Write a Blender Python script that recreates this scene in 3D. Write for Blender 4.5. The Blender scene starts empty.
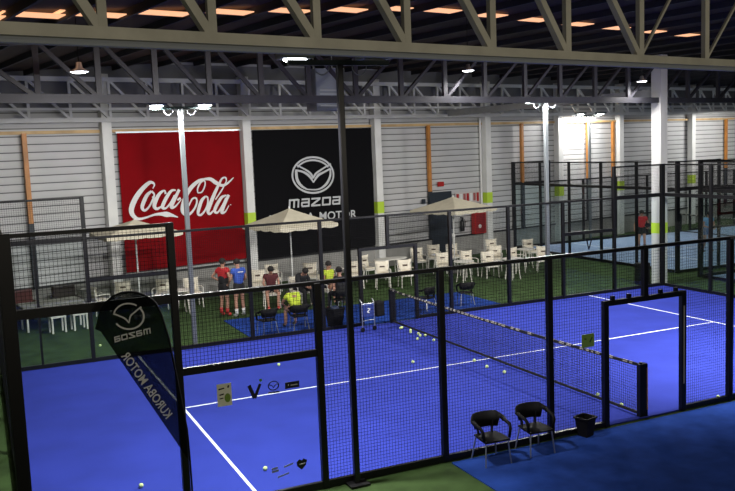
import bpy, bmesh, math, random
from mathutils import Vector, Matrix, Quaternion
random.seed(7)
S = bpy.context.scene
COL = S.collection
PI = math.pi

# ------------------------------------------------------------------ camera
# court frame: X along the centre court, Y across it, Z up, origin under the net centre
cam_d = bpy.data.cameras.new('camera'); cam = bpy.data.objects.new('camera', cam_d); COL.objects.link(cam)
cam_d.sensor_width = 36; cam_d.sensor_fit = 'HORIZONTAL'; cam_d.lens = 848.35/735*36
cam_d.clip_start = .1; cam_d.clip_end = 300
yaw, pit, rol = .4285, -.1128, -.0399
fw = Vector((math.sin(yaw)*math.cos(pit), math.cos(yaw)*math.cos(pit), math.sin(pit)))
rt = fw.cross(Vector((0, 0, 1))).normalized(); up = rt.cross(fw)
r2 = rt*math.cos(rol)+up*math.sin(rol); u2 = -rt*math.sin(rol)+up*math.cos(rol)
M = Matrix((r2, u2, -fw)).transposed().to_4x4(); M.translation = Vector((-10.2377, -16.0725, 4.8405))
cam.matrix_world = M
S.camera = cam

# ------------------------------------------------------------------ world, light levels, exposure
w = bpy.data.worlds.new('world'); S.world = w; w.use_nodes = True
w.node_tree.nodes['Background'].inputs[0].default_value = (.55, .65, 1, 1)
w.node_tree.nodes['Background'].inputs[1].default_value = .03
S.view_settings.view_transform = 'Standard'; S.view_settings.look = 'None'
S.view_settings.exposure = 0.0; S.view_settings.gamma = 1; S.view_settings.use_curve_mapping = False
FLOOD_NEAR_W = 3700 # floodlights on the near side, turned in
FLOOD_W = 860      # each padel floodlight
FLOOD_FAR_W = 540  # floodlights of the neighbouring courts
PENDANT_W = 400     # pendant lamps over the gallery behind the viewpoint
BAY_W = 260         # each high-bay lamp under the roof
LENS = 14

# building frame, turned against the courts
TH = .1986
def W(u, v, z=0.0):
    return Vector((math.cos(TH)*u-math.sin(TH)*v, math.sin(TH)*u+math.cos(TH)*v, z))

# ------------------------------------------------------------------ materials
MATS = {}
def mat(name, col, rough=.6, metal=0, emit=None, es=1, noise=None, bump=0, spec=.5):
    if name in MATS: return MATS[name]
    m = bpy.data.materials.new(name); m.use_nodes = True; nt = m.node_tree; b = nt.nodes['Principled BSDF']
    b.inputs['Base Color'].default_value = (*col, 1); b.inputs['Roughness'].default_value = rough
    b.inputs['Metallic'].default_value = metal; b.inputs['Specular IOR Level'].default_value = spec
    if emit:
        b.inputs['Emission Color'].default_value = (*emit, 1); b.inputs['Emission Strength'].default_value = es
    if noise:
        sc, amt = noise[:2]
        tc = nt.nodes.new('ShaderNodeTexCoord'); n = nt.nodes.new('ShaderNodeTexNoise')
        n.inputs['Scale'].default_value = sc; n.inputs['Detail'].default_value = 5
        nt.links.new(tc.outputs['Object'], n.inputs['Vector'])
        cr = nt.nodes.new('ShaderNodeValToRGB')
        cr.color_ramp.elements[0].position = .3; cr.color_ramp.elements[1].position = .7
        cr.color_ramp.elements[0].color = (*[c*(1-amt) for c in col], 1)
        cr.color_ramp.elements[1].color = (*[min(1, c*(1+amt)) for c in col], 1)
        nt.links.new(n.outputs['Fac'], cr.inputs['Fac']); nt.links.new(cr.outputs['Color'], b.inputs['Base Color'])
        if bump:
            bp = nt.nodes.new('ShaderNodeBump'); bp.inputs['Strength'].default_value = bump
            nt.links.new(n.outputs['Fac'], bp.inputs['Height']); nt.links.new(bp.outputs['Normal'], b.inputs['Normal'])
    MATS[name] = m
    return m
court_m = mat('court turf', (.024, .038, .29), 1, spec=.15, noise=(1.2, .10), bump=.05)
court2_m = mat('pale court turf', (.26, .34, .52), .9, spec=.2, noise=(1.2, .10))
matblue_m = mat('blue apron turf', (.017, .048, .24), 1, spec=.03, noise=(2.5, .2))
green_m = mat('green turf', (.036, .066, .020), 1, spec=.15, noise=(2.0, .3), bump=.1)
line_m = mat('white line paint', (.8, .82, .9), .7)
black_m = mat('black powder coat', (.003, .003, .004), .42, spec=.35)
wire_m = mat('black wire', (.003, .003, .004), .6, spec=.2)
blackfab_m = mat('black fabric', (.008, .008, .009), .9)
blackp_m = mat('black resin', (.004, .004, .005), .65, spec=.2)
alu_m = mat('brushed aluminium', (.45, .47, .5), .35, .8)
white_m = mat('white paint', (.66, .66, .64), .5, noise=(1.5, .08))
steel_m = mat('grey painted steel', (.30, .305, .29), .55, noise=(2, .15))
darksteel_m = mat('dark painted steel', (.035, .035, .045), .55, noise=(2, .15))
beige_m = mat('beige painted steel', (.36, .35, .29), .55, noise=(3, .15))
mast_m = mat('galvanised mast', (.20, .22, .23), .4, .3)
conc_m = mat('grey plaster', (.26, .255, .24), .9, noise=(1.5, .15))
wood_m = mat('orange varnished timber', (.42, .17, .035), .5, noise=(3, .25))
lime_m = mat('lime paint', (.42, .60, .04), .6)
red_m = mat('red banner cloth', (.20, .0015, .004), .85, spec=.12, noise=(.7, .15))
blackban_m = mat('black banner cloth', (.003, .003, .004), .9, spec=.15)
print_w = mat('white print', (.72, .71, .70), .7)
print_g = mat('silver print', (.50, .51, .52), .6)
cream_m = mat('cream canvas', (.50, .46, .35), .85, noise=(3, .08))
cushion_m = mat('cream cushion fabric', (.72, .66, .54), .85)
resin_w = mat('white resin', (.68, .66, .60), .45)
ball_m = mat('felt ball', (.62, .76, .32), .9)
skin_m = mat('skin', (.42, .22, .15), .6)
hair_m = mat('dark hair', (.012, .009, .007), .8)
roof_m = mat('dark roof sheet', (.028, .009, .004), .8, noise=(.8, .4))
uppergrey_m = mat('grey upper band', (.16, .16, .17), .7, noise=(1, .15))
purlin_m = mat('roof purlin', (.018, .018, .024), .7)
duct_m = mat('grey sheet metal', (.25, .27, .30), .5, .2)
tape_m = mat('net tape', (.010, .010, .012), .7)
mark_m = mat('sponsor print on tape', (.50, .46, .38), .7)
lens_m = mat('lit lamp lens', (.8, .8, .8), .3, emit=(.93, .97, 1), es=LENS)
off_m = mat('unlit lamp lens', (.2, .2, .2), .2)
sky_m = mat('lit amber rooflight sheet', (.5, .3, .2), .5, emit=(1, .50, .25), es=1.1)
redbox_m = mat('red enamel', (.35, .012, .01), .4)
door_m = mat('dark blue door paint', (.010, .016, .025), .5)

def cladding():
    m = bpy.data.materials.new('white horizontal cladding'); m.use_nodes = True; nt = m.node_tree; b = nt.nodes['Principled BSDF']
    tc = nt.nodes.new('ShaderNodeTexCoord'); sp = nt.nodes.new('ShaderNodeSeparateXYZ'); nt.links.new(tc.outputs['Object'], sp.inputs[0])
    d = nt.nodes.new('ShaderNodeMath'); d.operation = 'DIVIDE'; d.inputs[1].default_value = .245; nt.links.new(sp.outputs['Z'], d.inputs[0])
    f = nt.nodes.new('ShaderNodeMath'); f.operation = 'FRACT'; nt.links.new(d.outputs[0], f.inputs[0])
    cr = nt.nodes.new('ShaderNodeValToRGB'); e = cr.color_ramp.elements
    e[0].position = 0; e[0].color = (.10, .10, .105, 1); e[1].position = .16; e[1].color = (.52, .52, .52, 1)
    a = e.new(.12); a.color = (.10, .10, .105, 1); a = e.new(.62); a.color = (.56, .56, .56, 1)
    nt.links.new(f.outputs[0], cr.inputs['Fac'])
    n = nt.nodes.new('ShaderNodeTexNoise'); n.inputs['Scale'].default_value = .8
    nt.links.new(tc.outputs['Object'], n.inputs['Vector'])
    mx = nt.nodes.new('ShaderNodeMix'); mx.data_type = 'RGBA'; mx.blend_type = 'MULTIPLY'; mx.inputs[0].default_value = .35
    nt.links.new(cr.outputs['Color'], mx.inputs[6]); nt.links.new(n.outputs['Color'], mx.inputs[7])
    g = nt.nodes.new('ShaderNodeHueSaturation'); g.inputs['Saturation'].default_value = .15; nt.links.new(mx.outputs[2], g.inputs['Color'])
    nt.links.new(g.outputs[0], b.inputs['Base Color']); b.inputs['Roughness'].default_value = .55
    return m
clad_m = cladding()

def glassy(name, tint, ior=1.45, rough=.01, refl=1.0):
    m = bpy.data.materials.new(name); m.use_nodes = True; nt = m.node_tree; nt.nodes.clear()
    o = nt.nodes.new('ShaderNodeOutputMaterial'); t = nt.nodes.new('ShaderNodeBsdfTransparent'); t.inputs[0].default_value = (*tint, 1)
    g = nt.nodes.new('ShaderNodeBsdfGlossy'); g.inputs['Roughness'].default_value = rough
    lw = nt.nodes.new('ShaderNodeLayerWeight'); lw.inputs[0].default_value = .5
    pw = nt.nodes.new('ShaderNodeMath'); pw.operation = 'POWER'; pw.inputs[1].default_value = 5; nt.links.new(lw.outputs['Facing'], pw.inputs[0])
    fr = nt.nodes.new('ShaderNodeMath'); fr.operation = 'MULTIPLY_ADD'; fr.inputs[1].default_value = .5*refl; fr.inputs[2].default_value = .025*refl; nt.links.new(pw.outputs[0], fr.inputs[0])
    mx = nt.nodes.new('ShaderNodeMixShader')
    nt.links.new(fr.outputs[0], mx.inputs[0]); nt.links.new(t.outputs[0], mx.inputs[1]); nt.links.new(g.outputs[0], mx.inputs[2])
    nt.links.new(mx.outputs[0], o.inputs[0]); return m
glass_m = glassy('toughened court glass', (.935, .965, .96), 1.33)
def flagcloth():
    m = bpy.data.materials.new('thin black flag cloth'); m.use_nodes = True; nt = m.node_tree; b = nt.nodes['Principled BSDF']
    b.inputs['Base Color'].default_value = (.002, .003, .004, 1); b.inputs['Roughness'].default_value = .9; b.inputs['Specular IOR Level'].default_value = .1
    t = nt.nodes.new('ShaderNodeBsdfTransparent'); t.inputs[0].default_value = (.75, .8, .8, 1)
    mx = nt.nodes.new('ShaderNodeMixShader'); mx.inputs[0].default_value = .08
    nt.links.new(b.outputs[0], mx.inputs[1]); nt.links.new(t.outputs[0], mx.inputs[2])
    nt.links.new(mx.outputs[0], nt.nodes['Material Output'].inputs[0]); return m
flag_m = flagcloth()

# ------------------------------------------------------------------ mesh helpers
class MB:
    def __init__(s): s.v = []; s.f = []
    def add(s, vs, fs):
        n = len(s.v); s.v += [tuple(p) for p in vs]; s.f += [tuple(i+n for i in f) for f in fs]; return s
    def box(s, c, d, rz=0):
        cx, cy, cz = c; hx, hy, hz = d[0]/2, d[1]/2, d[2]/2; ca, sa = math.cos(rz), math.sin(rz)
        vs = [(cx+ca*x-sa*y, cy+sa*x+ca*y, cz+z) for z in (-hz, hz) for x, y in ((-hx, -hy), (hx, -hy), (hx, hy), (-hx, hy))]
        return s.add(vs, [(3, 2, 1, 0), (4, 5, 6, 7), (0, 1, 5, 4), (1, 2, 6, 5), (2, 3, 7, 6), (3, 0, 4, 7)])
    def bar(s, p0, p1, a, b, side=None):
        p0, p1 = Vector(p0), Vector(p1); d = (p1-p0).normalized()
        sd = Vector(side) if side else (Vector((0, 0, 1)) if abs(d.z) < .9 else Vector((1, 0, 0)))
        x = d.cross(sd).normalized(); y = x.cross(d).normalized()
        q = [x*a/2*i+y*b/2*j for i, j in ((-1, -1), (1, -1), (1, 1), (-1, 1))]
        return s.add([p0+k for k in q]+[p1+k for k in q], [(3, 2, 1, 0), (4, 5, 6, 7), (0, 1, 5, 4), (1, 2, 6, 5), (2, 3, 7, 6), (3, 0, 4, 7)])
    def tube(s, pts, r, n=8, cap=True):
        pts = [Vector(p) for p in pts]; rs = r if isinstance(r, (list, tuple)) else [r]*len(pts)
        prev = None; vs = []
        for i, p in enumerate(pts):
            d = (pts[min(i+1, len(pts)-1)]-pts[max(i-1, 0)]).normalized()
            if prev is None:
                a = Vector((0, 0, 1)) if abs(d.z) < .9 else Vector((1, 0, 0)); x = d.cross(a).normalized()
            else: x = (prev-d*prev.dot(d)).normalized()
            prev = x; y = d.cross(x)
            vs += [p+(x*math.cos(2*PI*k/n)+y*math.sin(2*PI*k/n))*rs[i] for k in range(n)]
        fs = [(i*n+k, i*n+(k+1) % n, (i+1)*n+(k+1) % n, (i+1)*n+k) for i in range(len(pts)-1) for k in range(n)]
        if cap: fs += [tuple(range(n-1, -1, -1)), tuple((len(pts)-1)*n+k for k in range(n))]
        return s.add(vs, fs)
    def lathe(s, prof, c=(0, 0, 0), n=20, sx=1, sy=1):
        vs = [(c[0]+r*sx*math.cos(2*PI*k/n), c[1]+r*sy*math.sin(2*PI*k/n), c[2]+z) for r, z in prof for k in range(n)]
        fs = [(i*n+k, i*n+(k+1) % n, (i+1)*n+(k+1) % n, (i+1)*n+k) for i in range(len(prof)-1) for k in range(n)]
        return s.add(vs, fs)
    def ball(s, c, r, n=12, m=8, sx=1, sy=1, sz=1):
        prof = [(max(1e-4, r*math.sin(PI*i/m)), -r*sz*math.cos(PI*i/m)) for i in range(m+1)]
        return s.lathe(prof, c, n, sx, sy)
    def prism(s, pts, z0, z1, fn=None):
        n = len(pts); vs = [(x, y, z) for z in (z0, z1) for x, y in pts]
        fs = [tuple(range(n-1, -1, -1)), tuple(range(n, 2*n))]+[(i, (i+1) % n, n+(i+1) % n, n+i) for i in range(n)]
        if fn: vs = [fn(*p) for p in vs]
        return s.add(vs, fs)
    def build(s, name, m, parent=None, smooth=False, bevel=0):
        me = bpy.data.meshes.new(name); me.from_pydata(s.v, [], s.f); me.update()
        bm = bmesh.new(); bm.from_mesh(me); bmesh.ops.recalc_face_normals(bm, faces=bm.faces); bm.to_mesh(me); bm.free()
        me.materials.append(m)
        if smooth:
            for p in me.polygons: p.use_smooth = True
        o = bpy.data.objects.new(name, me); COL.objects.link(o)
        if parent: o.parent = parent
        if bevel:
            b = o.modifiers.new('bevel', 'BEVEL'); b.width = bevel; b.segments = 2; b.limit_method = 'ANGLE'
        return o
def empty(name, label, cat, loc=(0, 0, 0), rz=0, group=None):
    o = bpy.data.objects.new(name, None); COL.objects.link(o); o.empty_display_size = .1
    o.location = loc; o.rotation_euler = (0, 0, rz); tag(o, label, cat, group); return o
def tag(o, label, cat, group=None):
    o['label'] = label; o['category'] = cat
    if group: o['group'] = group
    return o
def struct(o): o['kind'] = 'structure'; return o
def lab(o, t): o['label'] = t; return o
def dup(root, loc, rz, label, group=None):
    r = root.copy(); COL.objects.link(r); r.location = loc; r.rotation_euler = (0, 0, rz); r['label'] = label
    if group: r['group'] = group
    for ch in list(root.children):
        c = ch.copy(); COL.objects.link(c); c.parent = r
        for g in list(ch.children):
            d = g.copy(); COL.objects.link(d); d.parent = c
    return r
def smooth_stroke(L, k=5):
    if len(L) > 20 or len(L) < 3: return L
    out = []; n = len(L)
    for i in range(n-1):
        p0, p1, p2, p3 = L[max(i-1, 0)], L[i], L[i+1], L[min(i+2, n-1)]
        for j in range(k):
            t = j/k
            out.append(tuple(.5*((2*p1[a])+(-p0[a]+p2[a])*t+(2*p0[a]-5*p1[a]+4*p2[a]-p3[a])*t*t+(-p0[a]+3*p1[a]-3*p2[a]+p3[a])*t**3) for a in range(len(L[0]))))
    out.append(L[-1]); return out
def strokes(mb, data, fn, depth=.006):
    """variable width brush strokes laid on a plane; fn maps (a, b, height) to a point"""
    for li, L in enumerate(data):
        L = smooth_stroke(L); n = len(L); vs = []; d0 = depth*(1+.15*li)
        for i, (a, b, wd) in enumerate(L):
            q0, q1 = L[max(i-1, 0)], L[min(i+1, n-1)]
            dx, dy = q1[0]-q0[0], q1[1]-q0[1]; l = math.hypot(dx, dy) or 1; nx, ny = -dy/l*wd/2, dx/l*wd/2
            vs += [fn(a+nx, b+ny, 0), fn(a-nx, b-ny, 0), fn(a-nx, b-ny, d0), fn(a+nx, b+ny, d0)]
        fs = [(0, 1, 2, 3), tuple(4*(n-1)+k for k in (3, 2, 1, 0))]
        for i in range(n-1):
            for k in range(4): fs.append((4*i+k, 4*i+(k+1) % 4, 4*i+4+(k+1) % 4, 4*i+4+k))
        mb.add(vs, fs)
    return mb
def text_mb(txt, fn, depth=.004, bold=.012):
    """text as a mesh: unit cap height, origin at the left of the baseline; fn maps (x, y, height)"""
    cu = bpy.data.curves.new('lettering', 'FONT'); cu.body = txt; cu.size = 1.0; cu.offset = bold; cu.resolution_u = 3
    cu.extrude = .5; o = bpy.data.objects.new('lettering', cu); COL.objects.link(o)
    dg = bpy.context.evaluated_depsgraph_get(); me = bpy.data.meshes.new_from_object(o.evaluated_get(dg))
    vs = [v.co.copy() for v in me.vertices]; fs = [tuple(p.vertices) for p in me.polygons]
    bpy.data.objects.remove(o); bpy.data.curves.remove(cu); bpy.data.meshes.remove(me)
    x0 = min(v.x for v in vs); x1 = max(v.x for v in vs); H = max(v.y for v in vs)
    return MB().add([fn((v.x-x0)/(x1-x0), v.y/H, depth if v.z > 0 else 0) for v in vs], fs)
# square-cut lettering of the car maker's word mark, one unit high
def wordmark():
    t = .2; L = []
    def seg(*p, w=t): L.append([(x, y, w) for x, y in p])
    x = 0
    seg((x+.1, 0), (x+.1, 1)); seg((x, .9), (x+1.15, .9)); seg((x+.66, 0), (x+.66, .9)); seg((x+1.2, 0), (x+1.2, .95)); x += 1.55
    def a(x): seg((x+.05, .9), (x+1.05, .9)); seg((x+.98, 0), (x+.98, .95)); seg((x+.1, .1), (x+1.0, .1)); seg((x+.1, .1), (x+.1, .55)); seg((x+.05, .52), (x+1.0, .52))
    a(x); x += 1.3
    seg((x, .9), (x+1.15, .9)); seg((x+1.1, .85), (x+.05, .15), w=.22); seg((x, .1), (x+1.2, .1)); x += 1.4
    seg((x+.1, .05), (x+.1, .95)); seg((x, .9), (x+1.1, .9)); seg((x+1.05, .05), (x+1.05, .95)); seg((x, .1), (x+1.1, .1)); x += 1.35
    a(x); x += 1.08
    return L, x
WM, WMX = wordmark()
def plane_map(o, ex, up, fn):
    """o, ex, up: origin, end of baseline, top of the first letter in plane units; returns (x01, y01, h) map"""
    return lambda x, y, h: fn(o[0]+(ex[0]-o[0])*x+(up[0]-o[0])*y, o[1]+(ex[1]-o[1])*x+(up[1]-o[1])*y, h)
def wordmark_mb(o, ex, up, fn, depth):
    pm = plane_map(o, ex, up, fn); mb = MB()
    for li, L in enumerate(WM):
        (x0, y0, wd), (x1, y1, _) = L; dx, dy = x1-x0, y1-y0; l = math.hypot(dx, dy); nx, ny = -dy/l*wd/2, dx/l*wd/2
        q = [(x0+nx, y0+ny), (x1+nx, y1+ny), (x1-nx, y1-ny), (x0-nx, y0-ny)]
        d = depth*(1+.1*li)
        mb.add([pm(a/WMX, b, 0) for a, b in q]+[pm(a/WMX, b, d) for a, b in q], [(3, 2, 1, 0), (4, 5, 6, 7), (0, 1, 5, 4), (1, 2, 6, 5), (2, 3, 7, 6), (3, 0, 4, 7)])
    return mb


COKE= [[(-2.106, 3.81, 0.033), (-2.041, 3.948, 0.058), (-2.176, 4.022, 0.107), (-2.379, 3.9, 0.14), (-2.628, 3.656, 0.165), (-2.82, 3.373, 0.181), (-2.911, 3.122, 0.173), (-2.852, 2.933, 0.14), (-2.689, 2.816, 0.099), (-2.417, 2.843, 0.066), (-2.099, 2.919, 0.074), (-1.862, 2.923, 0.115), (-1.684, 2.898, 0.181), (-1.507, 2.858, 0.115), (-1.27, 2.763, 0.025)], [(-2.159, 3.72, 0.074), (-2.323, 3.6, 0.115), (-2.464, 3.367, 0.132), (-2.527, 3.186, 0.115), (-2.445, 3.087, 0.082), (-2.295, 3.188, 0.066), (-2.151, 3.402, 0.066), (-2.07, 3.602, 0.058), (-2.159, 3.72, 0.066)], [(-2.153, 3.533, 0.041), (-2.023, 3.431, 0.041)], [(-1.663, 3.595, 0.074), (-1.695, 3.71, 0.058), (-1.85, 3.645, 0.099), (-2.015, 3.43, 0.14), (-2.094, 3.211, 0.132), (-2.006, 3.111, 0.091), (-1.823, 3.192, 0.049), (-1.708, 3.297, 0.033)], [(-1.286, 3.704, 0.049), (-1.449, 3.688, 0.091), (-1.645, 3.462, 0.123), (-1.804, 3.171, 0.123), (-1.697, 3.107, 0.066), (-1.518, 3.265, 0.058), (-1.338, 3.537, 0.049)], [(-1.156, 3.716, 0.099), (-1.357, 3.386, 0.123), (-1.487, 3.137, 0.123), (-1.333, 3.149, 0.058), (-1.106, 3.37, 0.033)], [(-0.469, 3.559, 0.041), (-0.466, 3.713, 0.058), (-0.34, 3.918, 0.066), (-0.189, 3.967, 0.049), (-0.179, 3.812, 0.049), (-0.307, 3.587, 0.049), (-0.469, 3.559, 0.041)], [(-0.185, 4.033, 0.058), (-0.398, 3.979, 0.107), (-0.66, 3.801, 0.14), (-0.884, 3.546, 0.148), (-1.053, 3.175, 0.148), (-1.081, 2.947, 0.123), (-0.934, 2.813, 0.099), (-0.72, 2.92, 0.074), (-0.544, 3.178, 0.066), (-0.544, 3.371, 0.058), (-0.69, 3.361, 0.058), (-0.828, 3.159, 0.049), (-0.919, 3.031, 0.025)], [(-0.185, 4.029, 0.074), (0.047, 4.013, 0.123), (0.251, 3.873, 0.14), (0.481, 3.767, 0.099), (0.703, 3.833, 0.074), (0.956, 4.024, 0.021)], [(-0.192, 3.417, 0.066), (-0.341, 3.28, 0.115), (-0.463, 3.017, 0.123), (-0.509, 2.827, 0.091), (-0.403, 2.78, 0.074), (-0.238, 2.923, 0.066), (-0.116, 3.167, 0.058), (-0.11, 3.373, 0.058), (-0.192, 3.417, 0.058)], [(0.665, 3.921, 0.041), (0.637, 4.033, 0.058), (0.497, 4.009, 0.066), (0.354, 3.801, 0.091), (0.161, 3.481, 0.123), (-0.035, 3.103, 0.14), (-0.127, 2.876, 0.115), (-0.047, 2.791, 0.082), (0.148, 2.953, 0.033)], [(0.665, 3.921, 0.033), (0.471, 3.618, 0.049), (0.191, 3.283, 0.041)], [(0.631, 3.404, 0.049), (0.432, 3.338, 0.099), (0.219, 3.066, 0.123), (0.13, 2.876, 0.107), (0.246, 2.816, 0.066), (0.433, 3.031, 0.058), (0.604, 3.315, 0.049)], [(0.72, 3.414, 0.099), (0.498, 3.026, 0.115), (0.41, 2.804, 0.115), (0.55, 2.825, 0.049), (0.704, 3.031, 0.025)], [(0.758, 3.063, 0.025), (0.792, 3.045, 0.025)], [(-1.248, 3.36, 0.066), (-1.129, 3.428, 0.066)]]
EMB= [[(5.286, 3.896, 0.072), (5.282, 3.987, 0.072), (5.263, 4.077, 0.072), (5.227, 4.165, 0.072), (5.176, 4.248, 0.072), (5.11, 4.326, 0.072), (5.031, 4.397, 0.072), (4.941, 4.46, 0.072), (4.841, 4.514, 0.072), (4.732, 4.558, 0.072), (4.617, 4.591, 0.072), (4.498, 4.613, 0.072), (4.377, 4.623, 0.072), (4.255, 4.622, 0.072), (4.136, 4.609, 0.072), (4.02, 4.585, 0.072), (3.911, 4.55, 0.072), (3.809, 4.506, 0.072), (3.716, 4.451, 0.072), (3.634, 4.388, 0.072), (3.564, 4.318, 0.072), (3.507, 4.242, 0.072), (3.465, 4.161, 0.072), (3.437, 4.076, 0.072), (3.424, 3.989, 0.072), (3.427, 3.901, 0.072), (3.445, 3.814, 0.072), (3.478, 3.729, 0.072), (3.525, 3.647, 0.072), (3.587, 3.57, 0.072), (3.662, 3.499, 0.072), (3.748, 3.436, 0.072), (3.844, 3.381, 0.072), (3.95, 3.335, 0.072), (4.062, 3.299, 0.072), (4.18, 3.275, 0.072), (4.301, 3.261, 0.072), (4.423, 3.259, 0.072), (4.545, 3.269, 0.072), (4.663, 3.291, 0.072), (4.776, 3.324, 0.072), (4.882, 3.368, 0.072), (4.979, 3.422, 0.072), (5.065, 3.485, 0.072), (5.139, 3.557, 0.072), (5.198, 3.635, 0.072), (5.243, 3.719, 0.072), (5.273, 3.806, 0.072), (5.286, 3.896, 0.072)], [(3.669, 4.275, 0.066), (3.704, 4.307, 0.066), (3.741, 4.338, 0.066), (3.782, 4.366, 0.066), (3.826, 4.392, 0.066), (3.872, 4.416, 0.066), (3.921, 4.438, 0.066), (3.972, 4.457, 0.066), (4.026, 4.473, 0.066), (4.08, 4.487, 0.066), (4.137, 4.498, 0.066), (4.194, 4.505, 0.066), (4.253, 4.511, 0.066), (4.311, 4.513, 0.066), (4.371, 4.512, 0.066), (4.43, 4.508, 0.066), (4.489, 4.501, 0.066), (4.547, 4.491, 0.066), (4.604, 4.479, 0.066), (4.66, 4.463, 0.066), (4.714, 4.445, 0.066), (4.767, 4.424, 0.066), (4.817, 4.401, 0.066), (4.865, 4.375, 0.066), (4.91, 4.347, 0.066), (4.953, 4.316, 0.066), (4.992, 4.284, 0.066), (5.028, 4.25, 0.066), (5.06, 4.214, 0.066)], [(3.649, 4.347, 0.044), (4.031, 4.154, 0.066), (4.253, 3.994, 0.077), (4.343, 3.817, 0.066)], [(4.343, 3.817, 0.066), (4.464, 3.984, 0.077), (4.753, 4.144, 0.066), (5.189, 4.342, 0.044)], [(3.563, 4.166, 0.066), (3.917, 4.08, 0.077), (4.182, 3.905, 0.099), (4.346, 3.662, 0.044)], [(4.346, 3.662, 0.044), (4.572, 3.918, 0.099), (4.86, 4.036, 0.077), (5.162, 4.154, 0.066)], [(3.594, 4.142, 0.11), (3.619, 3.818, 0.121), (3.779, 3.577, 0.099), (4.044, 3.413, 0.055)], [(5.15, 4.14, 0.066), (5.123, 3.857, 0.088), (4.919, 3.56, 0.099), (4.543, 3.383, 0.055), (4.044, 3.413, 0.044)]]
WORD= [(3.188, 2.75), (5.536, 2.736), (3.225, 3.08)]
MOTOR= [(4.546, 2.197), (6.304, 2.154), (4.563, 2.506)]
FLAG= [(-8.04, 0.947), (-8.99, 2.738), (-9.058, 2.784), (-8.996, 2.976), (-8.917, 3.092), (-8.809, 3.168), (-8.718, 3.195), (-8.633, 3.199), (-8.537, 3.176), (-8.454, 3.135), (-8.371, 3.082), (-8.314, 3.011), (-8.261, 2.87), (-8.187, 2.558), (-8.107, 1.931), (-8.03, 1.321)]
FPOLE= [(-8.917, 3.092), (-8.809, 3.174), (-8.718, 3.201), (-8.633, 3.205), (-8.536, 3.188), (-8.447, 3.147), (-8.359, 3.086), (-8.301, 3.016), (-8.248, 2.875), (-8.174, 2.556), (-8.094, 1.929), (-8.017, 1.318), (-8.008, 0.94), (-8.004, 0.492), (-7.998, 0.162)]
FEMB= [[(-8.816, 2.955, 0.018), (-8.811, 2.965, 0.018), (-8.807, 2.974, 0.018), (-8.801, 2.984, 0.018), (-8.795, 2.992, 0.018), (-8.788, 3.001, 0.018), (-8.78, 3.008, 0.018), (-8.772, 3.016, 0.018), (-8.764, 3.022, 0.018), (-8.754, 3.029, 0.018), (-8.745, 3.034, 0.018), (-8.735, 3.039, 0.018), (-8.724, 3.044, 0.018), (-8.713, 3.047, 0.018), (-8.702, 3.05, 0.018), (-8.691, 3.053, 0.018), (-8.679, 3.054, 0.018), (-8.667, 3.055, 0.018), (-8.655, 3.055, 0.018), (-8.643, 3.055, 0.018), (-8.632, 3.053, 0.018), (-8.62, 3.051, 0.018), (-8.608, 3.049, 0.018), (-8.596, 3.045, 0.018), (-8.585, 3.041, 0.018), (-8.574, 3.037, 0.018), (-8.563, 3.031, 0.018), (-8.553, 3.025, 0.018), (-8.543, 3.019, 0.018)], [(-8.502, 2.981, 0.02), (-8.491, 2.964, 0.02), (-8.482, 2.947, 0.02), (-8.474, 2.929, 0.02), (-8.47, 2.911, 0.02), (-8.467, 2.892, 0.02), (-8.467, 2.873, 0.02), (-8.469, 2.854, 0.02), (-8.474, 2.836, 0.02), (-8.481, 2.819, 0.02), (-8.49, 2.803, 0.02), (-8.502, 2.788, 0.02), (-8.515, 2.774, 0.02), (-8.53, 2.762, 0.02), (-8.547, 2.752, 0.02), (-8.565, 2.744, 0.02), (-8.584, 2.737, 0.02), (-8.603, 2.733, 0.02), (-8.624, 2.731, 0.02), (-8.644, 2.731, 0.02), (-8.665, 2.733, 0.02), (-8.685, 2.738, 0.02), (-8.705, 2.744, 0.02), (-8.724, 2.753, 0.02), (-8.742, 2.763, 0.02), (-8.759, 2.775, 0.02), (-8.774, 2.788, 0.02), (-8.788, 2.803, 0.02), (-8.799, 2.819, 0.02)], [(-8.826, 2.946, 0.02), (-8.745, 2.903, 0.017), (-8.687, 2.864, 0.02), (-8.649, 2.809, 0.012)], [(-8.649, 2.809, 0.012), (-8.624, 2.894, 0.018), (-8.572, 2.939, 0.016), (-8.488, 2.999, 0.02)]]
FWORD= [(-8.397, 2.652), (-8.836, 2.584), (-8.399, 2.723)]
FTXT= [(-8.282, 1.521), (-8.774, 2.402), (-8.195, 1.585)]

# ================================================================== STRUCTURE
U0, U1, V0, VW = -22, 56, -19, 14.1
def quad_box(us, vs, zs): # box in the building frame
    m = MB(); pts = [W(u, v, z) for z in zs for u, v in ((us[0], vs[0]), (us[1], vs[0]), (us[1], vs[1]), (us[0], vs[1]))]
    return m.add(pts, [(3, 2, 1, 0), (4, 5, 6, 7), (0, 1, 5, 4), (1, 2, 6, 5), (2, 3, 7, 6), (3, 0, 4, 7)])
fl = struct(quad_box((U0, U1), (V0, VW), (-.2, -.012)).build('floor', green_m)); fl['label'] = 'green artificial turf floor of the hall'
struct(quad_box((U0, U1), (VW, VW+.2), (-.2, 8.4)).build('wall_back', clad_m))
struct(quad_box((U0, U1), (VW-.03, VW), (6.55, 8.0)).build('trim_6', uppergrey_m))  # thin darker grey band over the upper part of the back wall
struct(quad_box((U0, U1), (VW-.10, VW), (-.01, .86)).build('trim_1', conc_m))
struct(quad_box((U0, U1), (VW-.14, VW), (.86, .92)).build('trim_2', mat('dark drip edge', (.01, .01, .012), .6)))
struct(quad_box((U1, U1+.2), (V0, VW+.2), (-.2, 8.4)).build('wall_right', clad_m))
struct(quad_box((U0-.2, U0), (V0, VW+.2), (-.2, 8.4)).build('wall_left', clad_m))
RIDGE = -.3
def zroof(u): return 8.12+.078*(u-RIDGE) if u < RIDGE else 8.12-.012*(u-RIDGE)
m = MB()
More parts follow.
